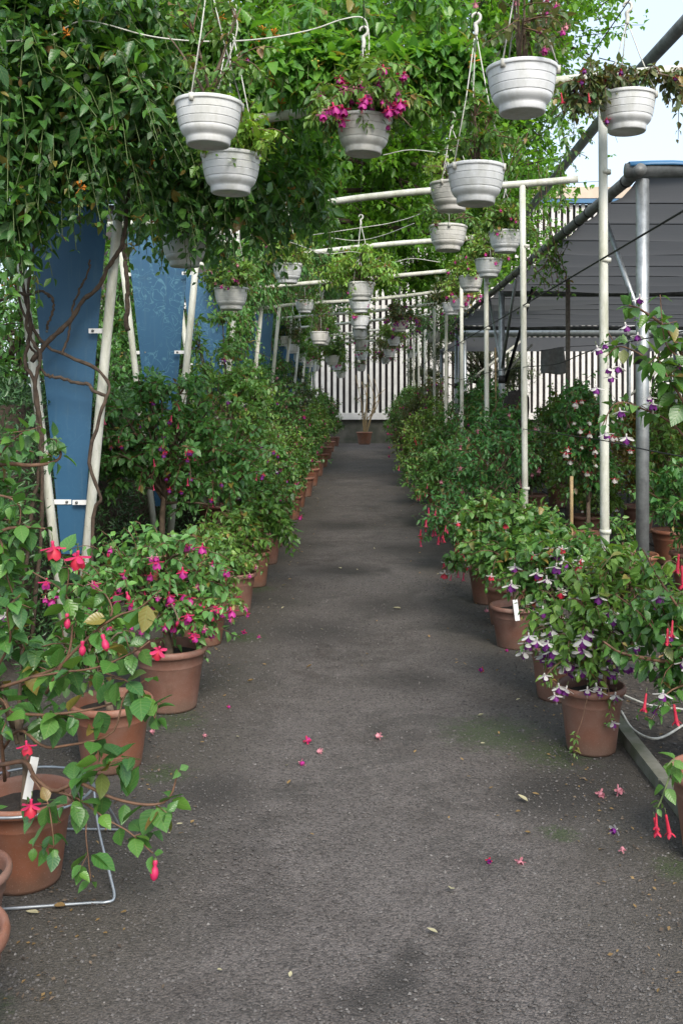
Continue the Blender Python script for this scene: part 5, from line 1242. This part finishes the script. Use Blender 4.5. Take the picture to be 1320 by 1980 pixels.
fp = np.array([W(1282, 1010, 3.4), W(1302, 1245, 3.3), W(1318, 1050, 3.3), W(1300, 1160, 3.3)]) - b3
# low plant in the same corner with red trailing flowers
b4 = (1.62, 4.15, 0)
R4P = [([(1440, 1330, 4.1), (1340, 1290, 4.05), (1260, 1275, 4.0), (1200, 1262, 4.0), (1165, 1240, 4.0)], .012, .3, 12, 1.0),
       ([(1400, 1280, 4.1), (1330, 1200, 4.0), (1280, 1130, 4.0), (1240, 1060, 4.0)], .008, .3, 12, 1.0),
       ([(1420, 1300, 4.1), (1340, 1320, 4.0), (1290, 1340, 3.95), (1260, 1390, 3.95)], .006, .3, 10, 1.0),
       ([(1340, 1290, 4.05), (1290, 1250, 4.0), (1240, 1190, 3.98), (1190, 1150, 3.98)], .006, .3, 12, 1.0)]
r = plant('potted_fuchsia', b4[0], b4[1], 'spreading woody fuchsia with long red flowers at the right edge', 'potted plant', POTS, pot=(.19, .32), trunk=.45, blobs=[(-.2, 0, .66, .42, .30, .26), (-.3, 0, .5, .3, .25, .2)], ns=60, nodes=7, leaf=.056, matkey='leaf_mid', single=240, seed=261, extra=poly_extra(b4, R4P, .066, 4), flowers=(('white_purple', 25, 0.073),))
fp = np.array([W(1300, 1190, 3.85), W(1316, 1080, 3.85), W(1290, 1205, 3.85), W(1312, 1060, 3.85), W(1300, 1350, 3.9), W(1250, 1330, 3.9)]) - b4; place_flowers(np.random.default_rng(6), fp, 'long_red', .085, r)
b5 = (1.40, 3.30, 0)
fp = np.array([W(1268, 1562, 3.2), W(1262, 1570, 3.2), W(1284, 1562, 3.2)])
r5 = r0root
pa = np.array([W(1330, 1480, 3.27), W(1300, 1490, 3.22), W(1280, 1540, 3.2), W(1270, 1562, 3.2)]) - np.array(b3); pp = smooth_poly(pa, 14)
V, F = tubes(pp, .003, 6); MB().add(V, F).obj('stem', M['stem_green'], r5, attrs=False)
pb = smooth_poly(np.array([W(1330, 1500, 3.22), W(1305, 1470, 3.2), W(1285, 1485, 3.18)]) - np.array(b3), 10); V, F = tubes(pb, .003, 6); MB().add(V, F).obj('stem', M['stem_green'], r5, attrs=False)
rg = np.random.default_rng(12); G = norm(np.gradient(pp, axis=0)); P, D, N, Z = leaves_on(rg, pp[None, 4::3], G[None, 4::3], .05); G2 = norm(np.gradient(pb, axis=0)); P2, D2, N2, Z2 = leaves_on(rg, pb[None, 2::2], G2[None, 2::2], .062)
place_copies(leaf_mesh('leaf_mid', .33, 1), 'leaf', np.r_[P, P2], np.r_[D, D2], np.r_[N, N2], np.r_[Z, Z2], r5); place_flowers(rg, fp - np.array(b3), 'long_red', .07, r5)

b6 = (1.04, 4.50, 0)
R1P = [([(1150, 1330, 4.45), (1135, 1350, 4.36), (1125, 1390, 4.33), (1108, 1440, 4.32), (1112, 1462, 4.32)], .0022, .7, 5, .55),
       ([(1150, 1310, 4.45), (1170, 1320, 4.36), (1180, 1360, 4.33), (1178, 1395, 4.32)], .0022, .6, 4, .5),
       ([(1140, 1300, 4.45), (1090, 1280, 4.4), (1060, 1300, 4.36), (1050, 1320, 4.36)], .003, .4, 6, .8),
       ([(1160, 1250, 4.45), (1230, 1200, 4.4), (1270, 1210, 4.38)], .003, .3, 7, 1.0),
       ([(1150, 1230, 4.45), (1120, 1130, 4.4), (1100, 1080, 4.4)], .003, .3, 8, 1.0)]
rr = plant('potted_fuchsia', 1.04, 4.50, 'fuchsia with white and purple stars in the brown pot, front right', 'potted plant', POTS, pot=(.155, .30), trunk=.50,
      blobs=[(.03, 0, .66, .26, .22, .22), (-.02, -.05, .48, .25, .18, .14), (.15, 0, .8, .2, .2, .14)], ns=90, nodes=7, leaf=.055, hw=.26, matkey='leaf_mid', flowers=(('white_purple', 61, 0.088), ('bud_green', 28, 0.056)), single=300, seed=262, tint=.5, seg=48, fl_low=True, extra=poly_extra(b6, R1P, .062, 5))
fp = np.array([W(u, v, 4.34) for u, v in ((1050, 1295), (1078, 1312), (1068, 1330), (1098, 1318), (1135, 1320), (1163, 1325), (1190, 1330), (1180, 1385), (1040, 1225), (1020, 1215), (1060, 1232))]) - b6
place_flowers(np.random.default_rng(15), fp, 'white_purple', .06, rr)
V, F = seg_tube((1.09, 4.44, .2), (1.07, 4.40, .62), .009, 8, 3); o = MB().add(V, F).obj('plant_stake', M['bamboo'], attrs=False); tag(o, 'tan bamboo stake in the front right brown pot', 'stake')
plant('potted_fuchsia', 1.05, 5.28, 'fuchsia with white red bells in the second pot on the right', 'potted plant', POTS, pot=(.165, .29), blobs=[(-.03, 0, .60, .28, .24, .22), (.05, 0, .75, .24, .2, .16)], ns=85, nodes=7, leaf=.052, matkey='leaf_light', flowers=(('white_purple', 28, 0.088), ('white_red', 14, 0.086)), single=240, seed=263, seg=48, tint=.2)
r = plant('potted_fuchsia', .98, 6.38, 'light green leafy fuchsia with a tag, third pot on the right', 'potted plant', POTS, pot=(.165, .27), blobs=[(.03, 0, .62, .36, .26, .20), (-.15, -.05, .50, .20, .2, .18), (.2, 0, .7, .2, .2, .16)], ns=110, nodes=7, leaf=.056, hw=.32, matkey='leaf_light', flowers=(('white_red', 7, .07), ('bud_green', 16, 0.060)), single=280, seed=264, tint=.25)
V, F = box((0, 0, 0), (.03, .0015, .13)); o = MB().add(V, F).obj('plant_tag', M['tagwhite'], r, smooth=False, attrs=False); o.location = (-.02, -.185, .27); o.rotation_euler = (-.2, -.1, 0)
plant('potted_fuchsia', 1.02, 7.0, 'light green fuchsia right behind the tagged one on the right', 'potted plant', POTS, pot=(.165, .28), blobs=[(0, 0, .68, .34, .26, .24), (-.12, 0, .5, .25, .2, .18)], ns=90, nodes=7, leaf=.058, hw=.32, matkey='leaf_light', flowers=(('white_red', 4, .07),), single=160, seed=265, tint=.5)
plant('potted_fuchsia', .98, 7.75, 'fuchsia with one white and red flower hanging low over the path', 'potted plant', POTS, pot=(.165, .28), blobs=[(.02, 0, .60, .28, .25, .22), (-.26, -.2, .32, .10, .1, .08)], ns=70, nodes=6, leaf=.055, matkey='leaf_mid', flowers=(('white_red', 5, 0.101), ('long_pink', 6, .06)), single=120, seed=266, fl_low=True)
plant('fuchsia_bush', 1.15, 9.2, 'dark drooping bush with long red pink flowers on the right', 'potted plant', 'big fuchsia bushes', pot=(.20, .32), trunk=.6, blobs=[(-.10, 0, .62, .40, .40, .36), (.1, 0, 1.05, .45, .4, .30), (-.36, -.1, .45, .28, .3, .28)], ns=190, nodes=7, leaf=.055, hw=.22, matkey='leaf_dark', flowers=(('long_pink', 40, .07), ('long_red', 19, 0.086)), single=240, seed=267, fl_low=True)
for i, (x, y, h, mk_, fls, lab) in enumerate((
    (1.40, 10.6, 1.15, 'leaf_dark', (('pale', 37, 0.086),), 'blue green bush with pale tubular flowers, right of the path'),
    (1.12, 12.4, .85, 'leaf_dark', (('long_pink', 14, .07),), 'feathery dark bush pushing into the path on the right'),
    (1.6, 13.0, 1.35, 'leaf_dark', (('hot', 6, .08),), 'tall dark bush with a single pink cluster, right'),
    (1.12, 15.0, .85, 'leaf_mid', (('long_pink', 12, .08),), 'yellowish green low bush on the right edge of the path'),
    (1.75, 16.3, 1.5, 'leaf_dark', (('red_purple', 6, .08),), 'dense dark glossy bush before the right posts'),
    (1.15, 18.0, 1.15, 'leaf_mid', (('long_red', 14, .08),), 'red tinged bush half way along on the right'),
    (1.2, 21.0, 1.35, 'leaf_bronze', (('hot', 34, .09),), 'bronze bush full of pink flowers, far right of the path'),
    (1.6, 22.5, 1.65, 'leaf_bronze', (('red_purple', 30, .09),), 'tall reddish bush behind the bronze one'),
    (1.2, 24.5, 1.4, 'leaf_mid', (('hot', 16, .09),), 'far right bush with scattered pinks'),
    (1.2, 28.0, 1.5, 'leaf_dark', (('hot', 12, .09),), 'far right dark bush, second from the end'),
    (1.25, 32.5, 1.4, 'leaf_mid', (('hot', 8, .1),), 'last bush on the right at the path end'))):
    plant('fuchsia_bush', x, y, lab, 'potted plant', 'big fuchsia bushes', pot=(.20, .32), trunk=.5, blobs=[(0, 0, h * .85, .50, .5, h * .38), (-.26, -.1, h * .55, .40, .42, h * .34), (.1, .1, h * 1.15, .32, .35, h * .25)], ns=190, nodes=7, leaf=.058 + .001 * i, hw=.24, matkey=mk_, flowers=fls, seed=270 + i, tm='med' if y < 14 else 'low', seg=24, join_fl=y > 11, single=120 if y < 13 else 0)
# standard with red and white flowers, and plants under the shade roof
plant('standard_fuchsia', 2.12, 9.3, 'standard fuchsia with red and white bells behind the nearest right post', 'potted plant', 'plants under the shade roof', pot=(.20, .34), trunk=.75, blobs=[(0, 0, 1.35, .34, .34, .42), (.05, 0, .95, .25, .25, .25)], ns=150, nodes=7, leaf=.06, matkey='leaf_dark', flowers=(('red_white', 34, 0.101),), single=260, seed=290)
plant('potted_fuchsia', 2.22, 8.05, 'orange brown pot with white purple flowers behind the galvanised post', 'potted plant', 'plants under the shade roof', pot=(.19, .34), blobs=[(-.12, 0, .5, .2, .18, .12)], ns=22, nodes=6, leaf=.05, matkey='leaf_light', flowers=(('white_purple', 4, .07),), seed=291)
for i, (x, y, h, mk_, fls, lab) in enumerate((
    (2.75, 8.2, .85, 'leaf_dark', (('long_red', 8, .06),), 'dark spreading plant right of the galvanised post'),
    (3.0, 9.6, 1.05, 'leaf_mid', (('red_purple', 8, .07),), 'mid green bush right of the galvanised post, second row'),
    (2.45, 10.8, .9, 'leaf_mid', (('red_white', 6, .07),), 'bush in a terracotta pot behind the red and white standard'),
    (2.25, 13.2, 1.0, 'leaf_light', (('long_pink', 8, .07),), 'light bush beside a pot under the roof edge'),
    (3.3, 11.8, 1.2, 'leaf_autumn', (), 'yellow and orange leaved bush under the shade roof'),
    (3.9, 10.2, 1.15, 'leaf_dark', (('hot', 6, .07),), 'dark bush at the right edge under the roof'),
    (2.9, 14.6, 1.2, 'leaf_light', (('hot', 5, .08),), 'light green bush half way under the roof'),
    (4.2, 14.0, 1.3, 'leaf_lime', (), 'bright lime bush under the roof at right'),
    (3.5, 17.0, 1.35, 'leaf_lime', (('pale', 6, .08),), 'lime bush in the deeper rows under the roof'),
    (5.2, 16.5, 1.4, 'leaf_light', (), 'light bush deep under the roof at far right'),
    (2.3, 17.5, 1.3, 'leaf_mid', (), 'mid green bush below the far galvanised post'),
    (2.4, 20.5, 1.4, 'leaf_dark', (), 'dark bush near the far end of the roof'),
    (4.4, 20.0, 1.5, 'leaf_light', (), 'light bush near the far end of the roof'),
    (6.2, 20.0, 1.5, 'leaf_lime', (), 'lime bush at far right behind the roof'),
    (3.4, 24.0, 1.5, 'leaf_mid', (), 'mid green bush below the pale front pipe'),
    (5.6, 24.5, 1.5, 'leaf_light', (), 'light bush below the pale front pipe, farther right'),
    (7.8, 24.5, 1.5, 'leaf_mid', (), 'bush below the pale front pipe at the right edge'),
    (1.9, 26.0, 1.4, 'leaf_dark', (), 'dark bush between the posts near the far slats'))):
    plant('fuchsia_bush', x, y, lab, 'potted plant', 'plants under the shade roof', pot=(.20, .33), trunk=.5, blobs=[(0, 0, h * .85, .46, .46, h * .34), (.1, -.1, h * .6, .38, .4, h * .25), (-.1, .1, h * 1.1, .28, .3, h * .22)], ns=130, nodes=7, leaf=.06 + .001 * i, matkey=mk_, flowers=fls, seed=300 + i, tm='med' if y < 11 else 'low', seg=24, join_fl=True)
rb = plant('potted_bare_plant', 0.02, 34.9, 'bare stemmed plant in an orange pot at the end of the path', 'potted plant', None, pot=(.29, .44), trunk=.7, blobs=[(0, 0, 1.3, .50, .2, .5), (0, 0, 1.9, .35, .2, .4)], ns=16, nodes=3, leaf=.07, t0=.8, matkey='leaf_bronze', seed=330, twig=.008, arch=0, tm='low', seg=32)

rg = np.random.default_rng(61)
for i in range(8):
    a = rg.uniform(-1, 1); p = smooth_poly([(a * .06, 0, .34), (a * .22, -.05, .85), (a * .50 + rg.normal(0, .08), -.05, 1.5 + rg.normal(0, .1)), (a * .62 + rg.normal(0, .15), -.05, 2.2 + rg.normal(0, .25))], 14)
    V, F = tubes(p, np.linspace(.022, .009, 14), 6); MB().add(V, F).obj('stem', M['bamboo'], rb, attrs=False)
# ------------------------------------------------------------------ fallen petals and leaves
def fallen(u, v, label, kind, size, group=None, seed=0):
    rg = np.random.default_rng(seed + int(u * 7 + v)); p = g(u, v, .006); yaw = rg.uniform(0, 6.28)
    if kind[0] == 'f':
        o = link('fallen_flower', flower_mesh(kind[1:]), None, p + [0, 0, size * .25]); o.scale = (size,) * 3; o.rotation_euler = (1.45 + rg.normal(0, .2), 0, yaw)
    else:
        k = ('fl', kind)
        if k not in LEAF_MESH:
            V, F, lv = leaf_tmpl('hi', .30, .35, -.35); LEAF_MESH[k] = MB().add(V, F, 0, .2, lv).mesh('fallen_leaf', M[kind])
        o = link('fallen_leaf', LEAF_MESH[k], None, p + [0, 0, .004]); o.scale = (size, size, size * rg.uniform(.5, 1.2)); o.rotation_euler = (rg.normal(0, .12), rg.normal(0, .12), yaw)
    tag(o, label, 'fallen flower' if kind[0] == 'f' else 'fallen leaf', group)
FG = 'flowers fallen on the path'; LG = 'leaves fallen on the path'
for q in ((588, 1440, 'magenta fallen flower, left of three in the middle of the path', 'fhot', .05), (572, 1475, 'pink fallen flower just in front of the magenta one', 'fpink_mag', .045), (628, 1457, 'pale pink fallen flower right of the magenta one', 'fpale', .04), (745, 1430, 'pink fallen flower alone right of the middle', 'fpale', .05),
          (1005, 1660, 'whitish star shaped fallen flower in the right foreground', 'fpale', .045), (1182, 1532, 'pink fallen flower with upright stalk near the edging', 'fpale', .05), (1153, 1532, 'pale pink fallen flower beside the stalked one', 'fpale', .05), (1198, 1606, 'lilac fallen flower near the lower right pot', 'fwhite_purple', .045), (1202, 1655, 'small whitish fallen bud at lower right', 'fpale', .03),
          (938, 1298, 'dull red fallen flower before the third right pot', 'fred_purple', .045), (972, 1258, 'red fallen flower against the third right pot', 'fhot', .035), (932, 1182, 'pinkish fallen flower by the low hanging bloom', 'fpale', .05), (473, 1222, 'magenta fallen flower beside the left pots', 'fhot', .045), (505, 1230, 'pink fallen flower beside the magenta one by the left pots', 'fpink_mag', .04), (435, 1367, 'dark magenta fallen bud near the clean pot', 'fhot', .03), (303, 1420, 'pale pink fallen flower by the wide left pot', 'fpale', .035), (388, 1424, 'dull pink fallen flower on the mossy patch at left', 'fpale', .03), (942, 1662, 'dark red dried fallen flower in the right foreground', 'fred_purple', .03)):
    fallen(*q, group=FG)
for q in ((478, 1318, 'ochre curled fallen leaf near the clean left pot', 'p_brown', .04), (1020, 1551, 'yellowish fallen leaf on the gritty spot at right', 'p_cream', .045), (1028, 1535, 'small orange fallen leaf above the yellowish one', 'p_brown', .03), (873, 1718, 'pale cream fallen leaf in the right foreground', 'p_cream', .04), (846, 1806, 'pale green fallen leaf low in the foreground', 'p_cream', .035), (75, 1768, 'pale fallen leaf by the wire stand', 'p_cream', .045), (105, 1752, 'tan fallen leaf touching the wire stand', 'p_brown', .045), (592, 1292, 'dull tan fallen leaf left of the middle', 'p_brown', .04), (922, 1385, 'pale grey green fallen leaf beside the moss', 'p_cream', .035), (800, 1457, 'small ochre fallen leaf right of the pink flower', 'p_brown', .02), (545, 1133, 'cream fallen leaf by the left drooping plant', 'p_cream', .05), (655, 1098, 'cream fallen leaf in the middle distance', 'p_cream', .05), (775, 1177, 'pale curled fallen leaf right of the middle distance', 'p_cream', .06), (895, 1472, 'tiny orange fallen leaf below the moss', 'p_brown', .018), (560, 1892, 'tiny pale fallen leaf low at left of the foreground', 'p_cream', .02), (430, 1878, 'small white fallen petal low in the left foreground', 'p_cream', .02), (235, 1765, 'dark tan fallen leaf right of the wire stand', 'p_brown', .03)):
    fallen(*q, group=LG)
rg = np.random.default_rng(77)
for i in range(110):
    x, yq = (rg.uniform(-.85, .85) if i < 60 else rg.choice([-1, 1]) * rg.uniform(.55, .95)), 3.6 + 20 * rg.random() ** 1.6; p = (x * FPX / yq + VPU, VPV + EYE * FPX / yq)
    fallen(p[0], p[1], 'tiny dry leaf scrap among many strewn on the path', ['p_brown', 'p_cream', 'p_brown'][i % 3], rg.uniform(.012, .028), 'dry leaf scraps strewn on the path', i)
for i in range(45):
    x, yq = rg.uniform(1.3, 2.2), rg.uniform(3.6, 6.5); p = (x * FPX / yq + VPU, VPV + EYE * FPX / yq)
    fallen(p[0], p[1], 'dry leaf among the litter on the soil right of the edging', ['p_brown', 'p_cream', 'p_brown'][i % 3], rg.uniform(.02, .045), 'leaf litter right of the edging', i)

# fine litter drifted along the pot rows
rg = np.random.default_rng(91); n = 1500
y_ = 2.6 + 16 * rg.random(n) ** 1.5; sd = rg.choice([-1, 1], n); x_ = sd * (1.02 - np.abs(rg.normal(0, .14, n))); x_ = np.clip(x_, -1.5, 1.18)
P = np.c_[x_, y_, np.full(n, .006)]; D = norm(np.c_[rg.normal(0, 1, (n, 2)), rg.normal(0, .12, n)]); N_ = np.c_[rg.normal(0, .25, (n, 2)), np.ones(n)]
mb = MB()
Z = rg.uniform(.006, .02, n)
for mi in range(3):
    k_ = np.arange(n) % 3 == mi; add_leaves(mb, P[k_], D[k_], N_[k_], Z[k_], leaf_tmpl('low', .3, .3, -.2), rg, mi)
o = mb.obj('leaf_litter', [M['p_brown'], M['bark'], M['bark_dark']]); tag(o, 'fine brown leaf litter drifted along the pot rows', 'litter', kind='stuff')
